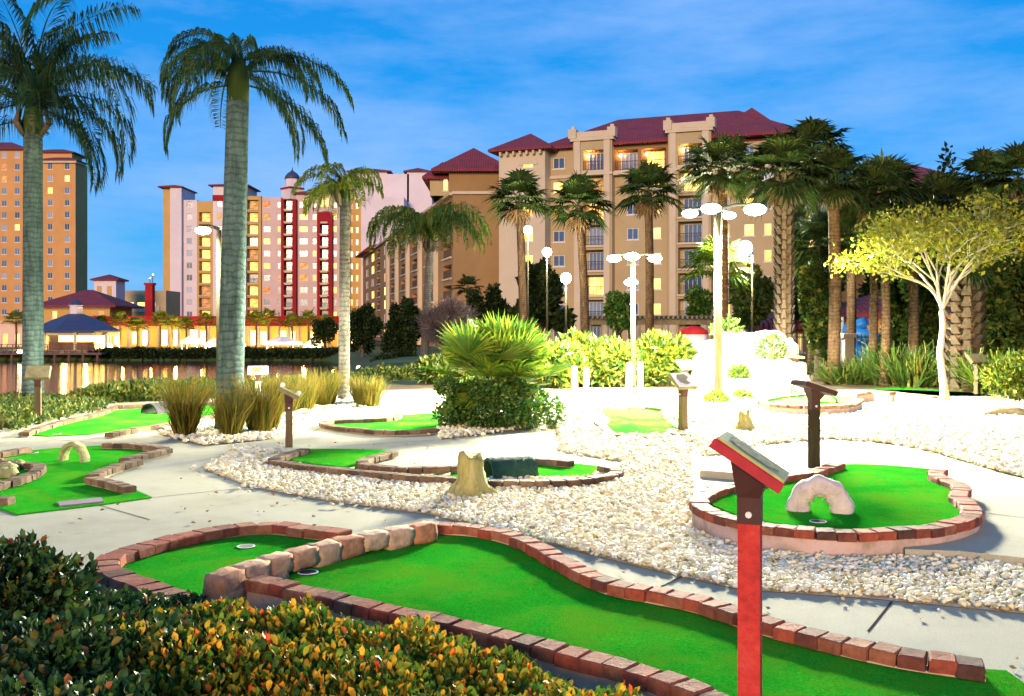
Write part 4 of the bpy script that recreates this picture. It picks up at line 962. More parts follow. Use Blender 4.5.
for l,(px,py,d,s) in zip(('green plant tuft high on the right of the rockery','green plant tuft at the upper left of the rockery','small green tuft in the middle of the rockery','yellow tuft at the foot of the tall lamp post','rusty yellow tuft at the foot of the rockery'),((770,347,23.7,.5),(726,330,24.9,.5),(738,374,23.3,.28),(716,402,19.5,.3),(743,399,21.8,.25))):
    shrub(l,[((xat(px,d),d,zat(py,d)),(s*.7,s*.5,s*.55))],420,.13,MT['iris'] if py<380 else MT['yellow'],'rockery_plant','plant','rockery plants',zat(py,d)-s*.6,.4,.35,3)
# ================================================================== buildings
WIN={}
def win_mesh(kind,w,h,lit):
    w,h=round(w,1),round(h,1); key=(kind,w,h,lit)
    if key in WIN: return WIN[key]
    mb=MB(); f=.09 if kind=='w' else .08
    for a,b,c,d_ in ((0,w,0,f),(0,w,h-f,h),(0,f,f,h-f),(w-f,w,f,h-f)): mb.box(((a+b)/2,.0,(c+d_)/2),(b-a,.08,d_-c))
    mb.box((w/2,.002,h/2),(.06,.06,h-2*f))
    if kind=='d': mb.box((w*.25+f*.3,.002,h/2),(.05,.05,h-2*f)); mb.box((w*.75-f*.3,.002,h/2),(.05,.05,h-2*f))
    if kind=='w': mb.box((w/2,-.05,-.05),(w+.24,.2,.1))
    fr=bpy.data.meshes.new('window_frame'); fr.from_pydata(mb.v,[],mb.f); fr.materials.append(MT['frame'])
    mb=MB(); mb.add([(f,.02,f),(w-f,.02,f),(w-f,.02,h-f),(f,.02,h-f)],[[0,1,2,3]])
    pa=bpy.data.meshes.new('window_pane'); pa.from_pydata(mb.v,[],mb.f); pa.materials.append(MT[{0:'glassdark',1:'lit',2:'litsoft'}[lit]])
    WIN[key]=(fr,pa); return WIN[key]
def rail_mesh(w):
    w=round(w,1)
    if ('r',w) in WIN: return WIN[('r',w)]
    mb=MB(); mb.box((w/2,0,1.0),(w,.08,.07)); mb.box((w/2,0,.12),(w,.06,.05)); n=max(3,int(w/.28))
    for i in range(n+1): mb.box((i*w/n*.98+w*.01,0,.55),(.035,.035,.84))
    me=bpy.data.meshes.new('balcony_railing'); me.from_pydata(mb.v,[],mb.f); me.materials.append(MT['dkrail']); WIN[('r',w)]=me; return me
class Bld:
    def __init__(s,name,label,cat,px,d,ang=0.0,z0=-1.0,mats=('orange',),group=None):
        s.ref=Vector((xat(px,d),d,0)); s.a=ang; s.u=Vector((math.cos(ang),math.sin(ang),0)); s.n=Vector((math.sin(ang),-math.cos(ang),0))
        s.base=Vector((s.ref.x,s.ref.y,z0)); s.t=thing(name,label,cat,s.base,0,group); s.z0=z0
        s.w=MB(); s.mats=list(mats); s.tr=MB(); s.rf=MB()
    def U(s,px,e=0):                    # distance along the facade line (offset e outward) seen at a pixel column
        o=s.ref+s.n*e; k=(px-CX)/F; return (k*o.y-o.x)/(s.u.x-k*s.u.y)
    def P(s,u,e,z): return s.ref+s.u*u+s.n*e+Vector((0,0,z))-s.base
    def dep(s,px,e=0): return (s.ref+s.u*s.U(px,e)+s.n*e).y
    def z(s,py,px,e=0): return zat(py,s.dep(px,e))
    def quad(s,mb,a,b,c,d_,mi=0): mb.add([a,b,c,d_],[[0,1,2,3]],mi)
    def piece(s,px0,px1,e,zt,m,cols=(),rows=None,zb=None,back=10,lit=.25,top=None):
        mi=s.mats.index(m); zb=s.z0 if zb is None else zb; u0,u1=s.U(px0,e),s.U(px1,e); P=s.P
        cu=[u0]; op=[]
        for c in cols:
            a,b=s.U(c[0],e),s.U(c[1],e); op.append((a,b,c[2])); cu+=[a,b]
        cu.append(u1); rz=[zb]; rr=[]
        if rows:
            n,zs,pitch,sill,head=rows
            for j in range(n):
                a,b=zs+j*pitch+sill,zs+j*pitch+head
                if a>zb and b<zt: rr.append((a,b)); rz+=[a,b]
        rz.append(zt)
        for i in range(len(cu)-1):
            for j in range(len(rz)-1):
                ua,ub,za,zb_=cu[i],cu[i+1],rz[j],rz[j+1]
                if i%2==1 and j%2==1:
                    kind=op[i//2][2]; dp=.16 if kind[0]=='w' else 1.3
                    for q in ((P(ua,e,za),P(ub,e,za),P(ub,e-dp,za),P(ua,e-dp,za)),(P(ua,e,zb_),P(ua,e-dp,zb_),P(ub,e-dp,zb_),P(ub,e,zb_)),
                              (P(ua,e,za),P(ua,e-dp,za),P(ua,e-dp,zb_),P(ua,e,zb_)),(P(ub,e,za),P(ub,e,zb_),P(ub,e-dp,zb_),P(ub,e-dp,za))): s.quad(s.w,*q,mi)
                    if kind[0]=='b': s.quad(s.w,P(ua,e-dp,za),P(ub,e-dp,za),P(ub,e-dp,zb_),P(ua,e-dp,zb_),mi)
                    s.window(kind,ua,ub,za,zb_,e,dp,lit)
                else: s.quad(s.w,P(ua,e,za),P(ub,e,za),P(ub,e,zb_),P(ua,e,zb_),mi)
        s.quad(s.w,P(u1,e,zb),P(u1,e-back,zb),P(u1,e-back,zt),P(u1,e,zt),mi); s.quad(s.w,P(u0,e-back,zb),P(u0,e,zb),P(u0,e,zt),P(u0,e-back,zt),mi)
        s.quad(s.w,P(u1,e-back,zb),P(u0,e-back,zb),P(u0,e-back,zt),P(u1,e-back,zt),mi)
        s.quad(s.w,P(u0,e,zt),P(u1,e,zt),P(u1,e-back,zt),P(u0,e-back,zt),mi)
    def window(s,kind,ua,ub,za,zb,e,dp,lit):
        if kind=='b' and za>18.9 and s.z0==-1.0 and s.a<-.3 and s.a>-.5: kind='bl'
        L=1 if kind.endswith('+') else (0 if kind.endswith('-') else (0 if random.random()>lit else random.choice((1,1,2))))
        w,h=ub-ua,zb-za
        if kind[0]=='w':
            fr,pa=win_mesh('w',w,h,L); o=link('window',fr,s.t,s.P(ua,e-.10,za)); o.rotation_euler=(0,0,s.a); p=link('pane',pa,o)
        else:
            h2=min(h-.15,2.15); w2=w*.72
            fr,pa=win_mesh('d',w2,h2,L); o=link('balcony_door',fr,s.t,s.P(ua+w*.14,e-dp+.06,za+.02)); o.rotation_euler=(0,0,s.a); link('pane',pa,o)
            r=link('balcony_railing',rail_mesh(w),s.t,s.P(ua,e-.06,za)); r.rotation_euler=(0,0,s.a)
            s.tbox(ua-.08,ub+.08,e-.1,e+.22,za-.22,za-.005)
            if kind[1:2]=='l': # wall lamp
                mb=MB(); mb.lathe((0,0,0),[(.07,0),(.13,.12),(.10,.3)],8); b=mb.build('wall_lamp',MT['bulb'],s.t); b.location=s.P(ua+w*.12,e-dp+.18,za+1.7)
                lamp_light(s.P(ua+w*.25,e-.55,za+1.95)+s.base,38,(1,.36,.07),.1,'balcony_light')
    def tbox(s,ua,ub,e0,e1,za,zb,mb=None,mi=0):
        P=s.P; v=[P(a,b,c) for c in (za,zb) for b in (e1,e0) for a in (ua,ub)]
        (mb or s.tr).add(v,[[0,2,3,1],[4,5,7,6],[0,1,5,4],[2,6,7,3],[0,4,6,2],[1,3,7,5]],mi)
    def hip(s,ua,ub,e0,e1,z,h,over=.8,ridge=None):
        ua-=over; ub+=over; e0-=over; e1+=over; P=s.P; dx,dy=ub-ua,e1-e0; m=(e0+e1)/2; c=(ua+ub)/2
        r=max(0,(dx-dy)/2) if dx>dy else 0; r=ridge if ridge is not None else r; q=0 if dx>dy else (dy-dx)/2*.9
        if dx>=dy: A,Bp=P(c-r,m,z+h),P(c+r,m,z+h)
        else: A,Bp=P(c,m-q,z+h),P(c,m+q,z+h)
        f=[P(ua,e1,z),P(ub,e1,z),P(ub,e0,z),P(ua,e0,z)]; th=Vector((0,0,-.28))
        vs=f+[A,Bp]+[x+th for x in f]
        if dx>=dy: fs=[[0,1,5,4],[1,2,5],[2,3,4,5],[3,0,4]]
        else: fs=[[0,1,5],[1,2,4,5],[2,3,4],[3,0,5,4]]
        rb=MB(); rb.add(vs,fs+[[6,7,1,0],[7,8,2,1],[8,9,3,2],[9,6,0,3],[9,8,7,6]]); rb.build('roof',MT['roof'],s.t)
    def done(s,roofm='roof',trimm='trim'):
        if len(s.tr.f)>150 and len(s.tr.v)%8==0 and s.z0==-1.2:
            for q in range(0,len(s.tr.v),8):
                mb=MB(); mb.add(s.tr.v[q:q+8],[[0,2,3,1],[4,5,7,6],[0,1,5,4],[2,6,7,3],[0,4,6,2],[1,3,7,5]]); mb.build('balcony_slab',MT[trimm],s.t)
            s.tr=MB()
        s.w.build('wall',[MT[m] for m in s.mats],s.t)
        if s.tr.v: s.tr.build('cornice',MT[trimm],s.t)
        if s.rf.v: s.rf.build('roof',MT[roofm],s.t)
        return s.t

# ---- right hotel
h=Bld('hotel_building','tan and cream hotel with a long red tiled roof behind the fan palms','hotel',575,114,R(-21),-1.0,('tan','cream','brown'))
RW=(8,19.0-2.8*7,2.8,.75,2.05); RB=(8,19.0-2.8*7,2.8,.15,2.45)
zt=h.z(149,520,2); h.piece(499,545,2.0,zt,'cream',[(522.5,533,'w+')],RW,back=9)
h.hip(h.U(499,2),h.U(545,2),-7,2.0,zt,2.3,1.0); 
ua,ub=h.U(519,2.0),h.U(538,2.0); zc=19.0+1.1
v=[h.P((ua+ub)/2+(ub-ua)/2*math.cos(math.pi*i/12),2.12,zc+1.0*math.sin(math.pi*i/12)) for i in range(13)]
h.tr.add(v+[q+h.n*-.3 for q in v],[list(range(13))]+[[i,i+13,i+14,i+1] for i in range(12)])
for i in range(7):
    uu=h.U(499,2)+.4+i*(h.U(545,2)-h.U(499,2)-.8)/6; h.tbox(uu-.12,uu+.12,2.0,2.7,zt-.75,zt-.30)
h.piece(545,573,0,h.z(147,560),'tan',[(553,565,'w')],RW,back=14,lit=.25)
zt1=h.z(131,590,1.2); h.piece(573,612,1.2,zt1-1.1,'tan',[(583,604,'b')],RB,zb=None,back=14,lit=.35)
for (a,b) in ((573,612),(668,711)):
    z1=h.z(131 if a<600 else 122,a+15,1.2); ua,ub=h.U(a,1.2),h.U(b,1.2)
    h.tbox(ua-.25,ub+.25,.2,1.55,z1-1.12,z1-.8); h.tbox(ua+.1,ub-.1,.9,1.22,z1-.80,z1-.05)
    for q in (ua,ub): h.tbox(q-.45,q+.45,.5,1.6,z1-.81,z1+.25); h.tbox(q-.2,q+.2,.9,1.2,z1+.24,z1+.6)
    h.tbox(ua+.9,ub-.9,.95,1.26,z1-.65,z1-.2)
    for q in (ua+.55,ub-.55): h.tbox(q-.35,q+.35,1.2,1.45,-.9,z1-1.13)
h.piece(612,668,0,18.9,'tan',[(627,638.5,'w-'),(653,661,'w+')],RW,back=14,lit=.3); h.piece(612,668,-.01,h.z(141,640),'brown',[(615,638,'bl'),(641,666,'bl')],RB,zb=18.91,back=14,lit=.4)
zt2=h.z(122,690,1.2); h.piece(668,711,1.2,zt2-1.1,'tan',[(678,703,'b')],RB,back=14,lit=.3)
h.piece(711,812,0,h.z(141,760),'tan',[(720,730,'w'),(744,754,'w'),(764,772,'w'),(786,802,'b+')],RW,back=14,lit=.45)
ua,ub=h.U(546,0),h.U(812,0); h.tbox(ua,h.U(572,0),0,.25,18.6,18.95); h.tbox(h.U(612.5,0),h.U(667.5,0),0,.9,18.55,18.93); h.tbox(h.U(711.5,0),ub,0,.25,18.6,18.95)
h.tbox(h.U(573,1.2)-.1,h.U(612,1.2)+.1,1.2,1.5,18.6,18.9); h.tbox(h.U(668,1.2)-.1,h.U(711,1.2)+.1,1.2,1.5,18.6,18.9)
h.hip(ua,h.U(795,0),-13.5,.2,h.z(142,640),4.1,.8)
h.hip(h.U(700,0),h.U(790,0),-15,-1.0,h.z(142,740)+.3,4.6,.5)
h.done()
# ---- rust brown wing: long receding side and blank end wall
h=Bld('hotel_wing','rust brown hotel wing with a blank end wall left of the cream tower','hotel',453,120,R(-76),-1.0,('brown','tan','cream'))
zt=zat(195,120)
cols=[(366,368.6,'w'),(371.5,374,'w'),(377,380,'b'),(384,387,'w'),(391,395,'b'),(401,406,'b'),(412,418,'b'),(425,433,'b'),(443,451.5,'b')]
h.piece(363,453,0,zt,'brown',cols,(7,zt-2.55*7,2.55,.35,2.0),back=9,lit=.4)
U0=h.U(363,0)
for a in (389,398,409,421.5,437.5):
    q=h.U(a,0); w=.35+.5*(453-a)/90; h.tbox(q-w,q+w,0,.55,-.9,zt-.4)
h.tbox(U0,.1,-.1,.5,zt-.02,zt+.3)
# end wall faces the camera
e2=Bld.__new__(Bld); e2.__dict__.update(h.__dict__); e2.a=0.0; e2.u=Vector((1,0,0)); e2.n=Vector((0,-1,0)); e2.ref=Vector((xat(453,120),119.9,0))
e2.piece(453.05,507,0,zt+.05,'brown',back=10); e2.tbox(e2.U(452,0),e2.U(507,0),-.2,.35,zt+.06,zt+.4)
zt3=zat(170,121); e2.piece(449,507,-1.2,zt3,'brown',[(455,456.5,'w-')],None,zb=zt+.3,back=12); e2.hip(e2.U(440,-1.2),e2.U(505,-1.2),-12,-1.0,zt3,3.4,1.0)
e2.piece(430,449,-3.0,zt3-.6,'tan',[(443,448,'w')],(1,zt+.4,3,.5,2.0),zb=zt+.3,back=9,lit=1); e2.hip(e2.U(430,-3),e2.U(453,-3),-14,-3,zt3-.6,2.2,.9)
h.hip(U0,h.U(376,0),-9,.5,zt+.35,2.0,1.2); h.done()
# ---- middle hotel
h=Bld('hotel_building','white, ochre and crimson high hotel across the lake, with a domed lantern tower','hotel',280,235,0,-1.2,('white','pink','ochre','crimson'))
Z=lambda y,e=0:zat(y,235-e)
RW=(10,Z(320.5),2.87,.7,2.15); RB=(10,Z(320.5),2.87,.2,2.45)
h.piece(163,170,0,Z(187),'ochre'); h.piece(170,181.5,1,Z(187),'white')
h.hip(h.U(163,0),h.U(181.5,0),-9,1,Z(187),.7,.7)
h.piece(181.5,197,0,Z(200),'white',[(186.5,192.5,'w')],RW,lit=.2)
h.piece(197,213,.6,Z(201,.6),'ochre',[(199,210.5,'b')],RB,lit=.65)
h.piece(213,246,1.3,Z(185,1.3),'white',[(217,222,'w'),(236,241,'w')],RW,lit=.4); h.hip(h.U(213,1.3),h.U(246,1.3),-8,1.3,Z(185,1.3),.9,.9)
h.tbox(h.U(213,1.3)-.1,h.U(246,1.3)+.1,1.3,1.42,Z(201,1.3),Z(195,1.3),h.w,3)
h.piece(246,261,.6,Z(196,.6),'ochre',[(247,258.5,'b')],RB,lit=.65)
h.piece(261,281,0,Z(197),'pink',[(263.5,270.5,'w'),(277.5,280.4,'w')],RW,lit=.35)
h.piece(281,296,1.2,Z(199,1.2),'crimson',[(284,292.3,'b-')],RB,lit=.1)
for a in (281,293.2):
    pass
h.piece(296,317,0,Z(193),'pink',[(299.5,307.5,'w'),(312.6,316.6,'w')],RW,lit=.4)
h.piece(317,332,1.2,Z(212,1.2),'crimson',[(320,328.5,'b-')],RB,lit=.25); h.piece(317,332,.2,Z(193,.2),'pink',[(320,323.5,'w+'),(325,329,'w+')],(1,Z(212,.2),4,1.2,3.4),zb=Z(212,.2))
h.hip(h.U(296,0),h.U(334,0),-9,.3,Z(193),1.3,.8)
for a in (281,317):                # pale balcony bands between the crimson storeys
    for j in range(10): mb=MB(); h.tbox(h.U(a+3.6,1.2),h.U(a+10.6,1.2),1.425,1.5,Z(320.5)+j*2.87-.28,Z(320.5)+j*2.87+.12,mb); mb.build('balcony_band',MT['trim'],h.t)
h.piece(332,348,0,Z(198),'pink',[(333.5,337,'w'),(340.5,344.5,'w')],RW,lit=.4)
h.piece(348,361,-2,Z(199,-2),'ochre',[(350.5,353.2,'w'),(355.8,358.5,'w')],RW,lit=.3)
h.piece(361,404,2,Z(197,2),'white'); h.piece(348,387,-6,Z(171,-6),'white',zb=Z(202,-6)); h.hip(h.U(350,-6),h.U(388,-6),-15,-6,Z(171,-6),1.3,.8)
h.piece(387,409,-5,Z(174,-5),'white',zb=Z(202,-5)); h.hip(h.U(406,-5),h.U(428,-5),-14,-5,Z(171,-5),1.2,.6)
h.piece(407,432,-5,Z(172,-5),'white')
# lantern tower
c=h.P(h.U(290,.5),-2.0,0); tw=MB()
tw.lathe(c,[(2.6,Z(199)),(2.6,Z(186))],4); tw.lathe(c,[(1.75,Z(186)),(1.75,Z(178)),(1.5,Z(177))],8)
tw.build('lantern_tower',MT['white'],h.t)
tw=MB(); tw.lathe(c,[(2.9,Z(188.5)),(2.9,Z(187)),(2.75,Z(186.6))],4); tw.build('tower_band',MT['crimson'],h.t)
tw=MB(); tw.lathe(c,[(1.9,Z(178)),(1.7,Z(175)),(1.1,Z(172)),(.4,Z(170)),(.12,Z(168.5)),(.08,Z(166))],12); tw.build('dome',MT['blueroof'],h.t,True)
h.tbox(h.U(160,2.5),h.U(350,2.5),-.1,2.5,Z(324,2.5),Z(319,2.5),h.w,3)
for q in range(170,350,11): h.tbox(h.U(q,2.6),h.U(q+4,2.6),2.4,2.75,Z(319.1,2.6),Z(317.2,2.6),h.w,3)
h.done()
# ---- left hotel
h=Bld('hotel_building','orange high hotel slab at the left edge with small square windows','hotel',40,250,0,-1.2,('orange','ochre','crimson'))
Z=lambda y,e=0:zat(y,250-e)
RW=(14,Z(318),3.03,.8,2.35)
h.piece(-60,30,-1.0,Z(149,-1),'orange',[(-42,-37,'w'),(-28,-23,'w'),(-12,-7,'w'),(1.5,6.5,'w'),(14.5,19.5,'w')],RW,back=12,lit=.22); h.hip(h.U(-60,-1),h.U(24,-1),-13,-1,Z(149,-1),2.8,1)
h.piece(30,40,.5,Z(160,.5),'ochre',back=12); h.piece(40,75.5,0,Z(163),'orange',[(47.5,52.8,'w'),(64.5,69.8,'w')],RW,back=5,lit=.12); h.piece(75.5,79,-3,Z(163,-3),'ochre',back=5)
h.tbox(h.U(38,0),h.U(77.5,0),-5,.8,Z(163.2),Z(160)); h.piece(38,72,-4,Z(152,-4),'orange',zb=Z(160,-4),back=6); h.hip(h.U(30,-4),h.U(72,-4),-12,-4,Z(152,-4),1.4,.8)
h.hip(h.U(39,0),h.U(77,0),-5,.6,Z(160),1.0,.4)
h.done()
# ---- far right roof
h=Bld('hotel_building','dark hip roofed building showing above the dark grove at right','hotel',905,110,0,-1.0,('ochre',))
h.piece(875,985,0,zat(187,110),'ochre',[(918,926,'w-'),(940,948,'w'),(890,898,'w')],(6,1.0,2.8,.6,2.0),back=14,lit=.3); h.hip(h.U(875,0),h.U(985,0),-14,0,zat(187,110),3.6,1.0); h.done()
# ---- low lake side buildings
h=Bld('restaurant_building','ochre restaurant with a red hip roof behind the blue roofed pavilion','restaurant',78,155,0,-1.2,('ochre',))
h.piece(44,110,0,zat(306,155),'ochre',[(52,57,'w'),(98,104,'w')],(1,zat(320,155),2,.2,1.4),back=9,lit=1); h.hip(h.U(44,0),h.U(110,0),-9,0,zat(305.5,155),2.6,1.4)
h.tbox(h.U(42,0),h.U(112,0),-.2,.6,zat(308.5,155),zat(306.5,155)); h.done()
h=Bld('tower_building','pale square tower with a small red roof above the restaurant','tower',105,172,0,-1.2,('white','ochre'))
h.piece(94,116,0,zat(279,172),'white',back=4); h.hip(h.U(94,0),h.U(116,0),-4,0,zat(279,172),.9,.5)
for a in (97,107): h.tbox(h.U(a,0),h.U(a+4.5,0),-.1,.06,zat(306,172),zat(286,172),h.w,1)
h.done()
h=Bld('low_building','low tan building with lit arches between the pale tower and the white hotel','building',140,185,0,-1.2,('tan','white'))
h.piece(84,166,0,zat(290.5,185),'tan',[(119,126,'w+'),(129,134,'w+'),(137,145,'w+'),(150,156,'w')],(2,zat(310,185),2.2,.4,1.5),back=8,lit=1); h.tbox(h.U(116,.0),h.U(160,.0),0,.3,zat(312,185),zat(306,185)); h.done()
t=thing('chimney','dark red chimney with two small lamps beside the white hotel','chimney',(xat(150,150),150,-1.2)); mb=MB(); z1=zat(284,150)+1.2
mb.box((0,0,z1/2),(1.1,1.1,z1)); mb.box((0,0,z1),(1.4,1.4,.3)); mb.build('stack',MT['crimson'],t)
mb=MB(); mb.tube([(0,0,z1),(0,0,z1+.9)],.06,6); mb.tube([(.3,0,z1),(.45,0,z1+1.3)],.06,6); mb.build('lamp_bracket',MT['black'],t)
for q_ in ((0,0,z1+.8),(.45,0,z1+1.3)): mb=MB(); mb.lathe(q_,[(.05,0),(.10,.08),(.05,.2)],8); mb.build('bulb',MT['bulb'],t,True)
h=Bld('cafe_building','low pale cafe with lit openings on the far shore at the left edge','cafe',5,138,0,-1.2,('pink',))
h.piece(-45,30,0,zat(323,138),'pink',[(-38,-30,'w+'),(-20,-12,'w+'),(2,8,'w+'),(14,20,'w+')],(1,-1.1,2,.1,1.9),back=6,lit=1); h.tbox(h.U(-46,0),h.U(31,0),-.2,.4,zat(323,138),zat(321,138)); h.done()
# arcade
ar=thing('arcade','long crimson roofed arcade on the far shore, glowing warm between pale columns','arcade',(xat(215,142),142,-1.2)); b0=Vector((xat(215,142),142,-1.2))
xa,xb=xat(86,142),xat(352,142); za,zr0,zr1=-1.2,zat(326,142),zat(317.5,142)
mb=MB(); mb.box(((xa+xb)/2-b0.x,2.2,(zr0+zr1)/2-b0.z),(xb-xa,6.0,zr1-zr0)); mb.box(((xa+xb)/2-b0.x,2.2,zr1-b0.z+.1),(xb-xa+.6,6.6,.2)); mb.build('roof',MT['crimson'],ar)
mb=MB(); mb.box(((xa+xb)/2-b0.x,4.4,(za+zr0)/2-b0.z),(xb-xa,.3,zr0-za)); 
mb.build('back_wall',MT['ochre'],ar)
n=0
for i,px in enumerate(range(90,350,10)):
    x=xat(px,142)-b0.x; mb=MB(); mb.tube([(x,-.5,0),(x,-.5,.3)],.34,8); mb.tube([(x,-.5,.3),(x,-.5,zr0-b0.z)],[.26,.22],8); mb.build('column',MT['trim'],ar)
    if i%3!=2:
        mb=MB(); mb.box((x+.75,4.22,1.25),(random.uniform(.6,1.15),.06,random.uniform(1.6,2.4))); mb.build('lit_opening',MT['warm'],ar)
# pavilion
pv=thing('pavilion','dark blue roofed round pavilion with white columns and a lantern on the far shore','pavilion',(xat(76,125),125,-1.3)); ze,za_=zat(331,125)+1.3,zat(314,125)+1.3
mb=MB(); mb.lathe((0,0,0),[(5.6,ze-.15),(5.6,ze+.05),(3.2,ze+1.25),(1.0,za_),(.3,za_+.05)],8); mb.build('roof',MT['blueroof'],pv)
for i in range(8):
    a=R(22.5+45*i); mb=MB(); mb.tube([(4.9*math.cos(a),4.9*math.sin(a),0),(4.9*math.cos(a),4.9*math.sin(a),ze-.1)],.2,8); mb.build('column',MT['trim'],pv)
mb=MB(); mb.lathe((0,0,0),[(4.95,ze-.55),(5.15,ze-.5),(5.15,ze-.16),(4.95,ze-.16)],8); mb.build('beam',MT['trim'],pv)
mb=MB(); mb.lathe((0,0,za_-.3),[(.8,0),(.8,1.3),(.95,1.32),(.95,1.42)],6); o=mb.build('lantern',MT['white'],pv); 
mb=MB(); mb.lathe((0,0,za_+1.12),[(1.0,0),(.6,.45),(.12,.75)],6); mb.build('lantern_cap',MT['blueroof'],o)
mb=MB(); mb.box((0,2.2,1.1),(6.2,.2,2.0)); mb.build('glow_bar_back',MT['warm'],pv); mb=MB(); mb.box((0,-1.2,.55),(5.5,.6,1.1)); mb.build('bar_counter',MT['deck'],pv)  # back wall glows by itself for the warm lit inside
# deck on the water
dk=thing('dock','dark timber dock with railing along the far shore below the pavilion','dock',(xat(45,114),114,-2.2)); xa,xb=xat(-30,114),xat(106,114); bx=xat(45,114)
mb=MB(); mb.box(((xa+xb)/2-bx,2.2,.78),(xb-xa,7,.22)); mb.build('deck_boards',MT['deck'],dk)
for i in range(10): mb=MB(); x=xa-bx+.5+i*(xb-xa-1)/9; mb.tube([(x,-1.1,-.9),(x,-1.1,.7)],.16,7); mb.build('pile',MT['deck'],dk)
mb=MB()
for z in (1.2,1.55,1.85): mb.box(((xa+xb)/2-bx,-1.2,z),(xb-xa,.06,.07))
for i in range(24): mb.box((xa-bx+.3+i*(xb-xa-.6)/23,-1.2,1.35),(.09,.09,.98))
mb.build('railing',MT['deck'],dk)
# far hedge, canopies, small shore palms and lights
bl=[((xat(p,115.5),115.5,-1.75+random.uniform(0,.15)),(2.2,1.4,.62+random.uniform(0,.15))) for p in range(104,345,13)]
shrub('long dark hedge along the far lake edge under the arcade',bl,16000,.34,MT['darkleaf'],'hedge','hedge',None,-2.2,.3,.6)
for l,px,d,w,yt in (('small white pointed canopy left of the grey green palm on the far shore',192,128,2.0,335),('white pointed canopy right of the grey green palm on the far shore',283,128,3.4,336),('white canopy half hidden by the grey green palm',214,128,1.7,338),('pale canopy at the right end of the arcade',312,129,1.6,339)):
    t=thing('canopy_tent',l,'canopy',(xat(px,d),d,-1.2),0,'white canopies on the far shore'); zt=zat(yt,d)+1.2
    mb=MB(); mb.lathe((0,0,0),[(w*.75,zt-1.1),(w*.7,zt-.75),(w*.25,zt-.2),(.05,zt)],4); mb.build('cover',MT['tent'],t)
    for sx in (-1,1):
        for sy in (-1,1): mb=MB(); mb.tube([(sx*w*.48,sy*w*.48,0),(sx*w*.48,sy*w*.48,zt-1.0)],.05,6); mb.build('leg',MT['palepole'],t)
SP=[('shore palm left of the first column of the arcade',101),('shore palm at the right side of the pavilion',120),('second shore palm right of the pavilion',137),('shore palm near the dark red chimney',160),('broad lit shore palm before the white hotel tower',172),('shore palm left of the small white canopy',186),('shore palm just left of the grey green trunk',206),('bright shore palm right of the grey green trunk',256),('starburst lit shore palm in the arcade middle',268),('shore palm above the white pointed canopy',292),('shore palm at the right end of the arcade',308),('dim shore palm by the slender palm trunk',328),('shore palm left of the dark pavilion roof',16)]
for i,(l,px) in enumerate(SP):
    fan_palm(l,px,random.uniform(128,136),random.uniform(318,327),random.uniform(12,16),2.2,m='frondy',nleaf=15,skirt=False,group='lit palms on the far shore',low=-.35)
for px in (62,84): lamp_light((xat(px,124),124.5,.3),700,(1,.55,.16),.3,'pavilion_light')
for px in (96,122,150,176,200,226,256,278,304,332): lamp_light((xat(px,143.2),143.2,.9),380,(1,.58,.18),.3,'arcade_light')
for px in (20,103,121,138,161,173,186,206,257,269,300,322): lamp_light((xat(px,126.5),126.5,-.95),900,(1,.66,.22),.25,'shore_light')
for l,px,py,d in (('small round path lamp near the white canopy',264,352,120),('small path lamp on the far bank left of its twin',255,354.5,118),('path lamp low on the bank beside the slender palm',359,368,60),('warm globe lamp at the pavilion steps',136,352,118),('warm globe lamp before the arcade',201,355,118),('globe lamp among the arcade palms',110,346,130),('globe lamp by the second canopy',243,345,130),('low lamp on the far dock at the left edge',20,352,113)):
    z=zat(py,d); x=xat(px,d); zg=hg(x,d) if px!=20 else -1.3; t=thing('path_lamp',l,'lamp',(x,d,min(zg,z-.3)),0,'small lamps on the far shore')
    mb=MB(); mb.tube([(0,0,0),(0,0,z-min(zg,z-.3)-.1)],.05,6); mb.build('post',MT['black'],t); mb=MB(); s=d/120*.30; mb.lathe((0,0,z-min(zg,z-.3)-s),[(s*.4,0),(s,s*.6),(s,s*1.2),(s*.4,s*1.8)],10); mb.build('globe',MT['bulb'],t,True)

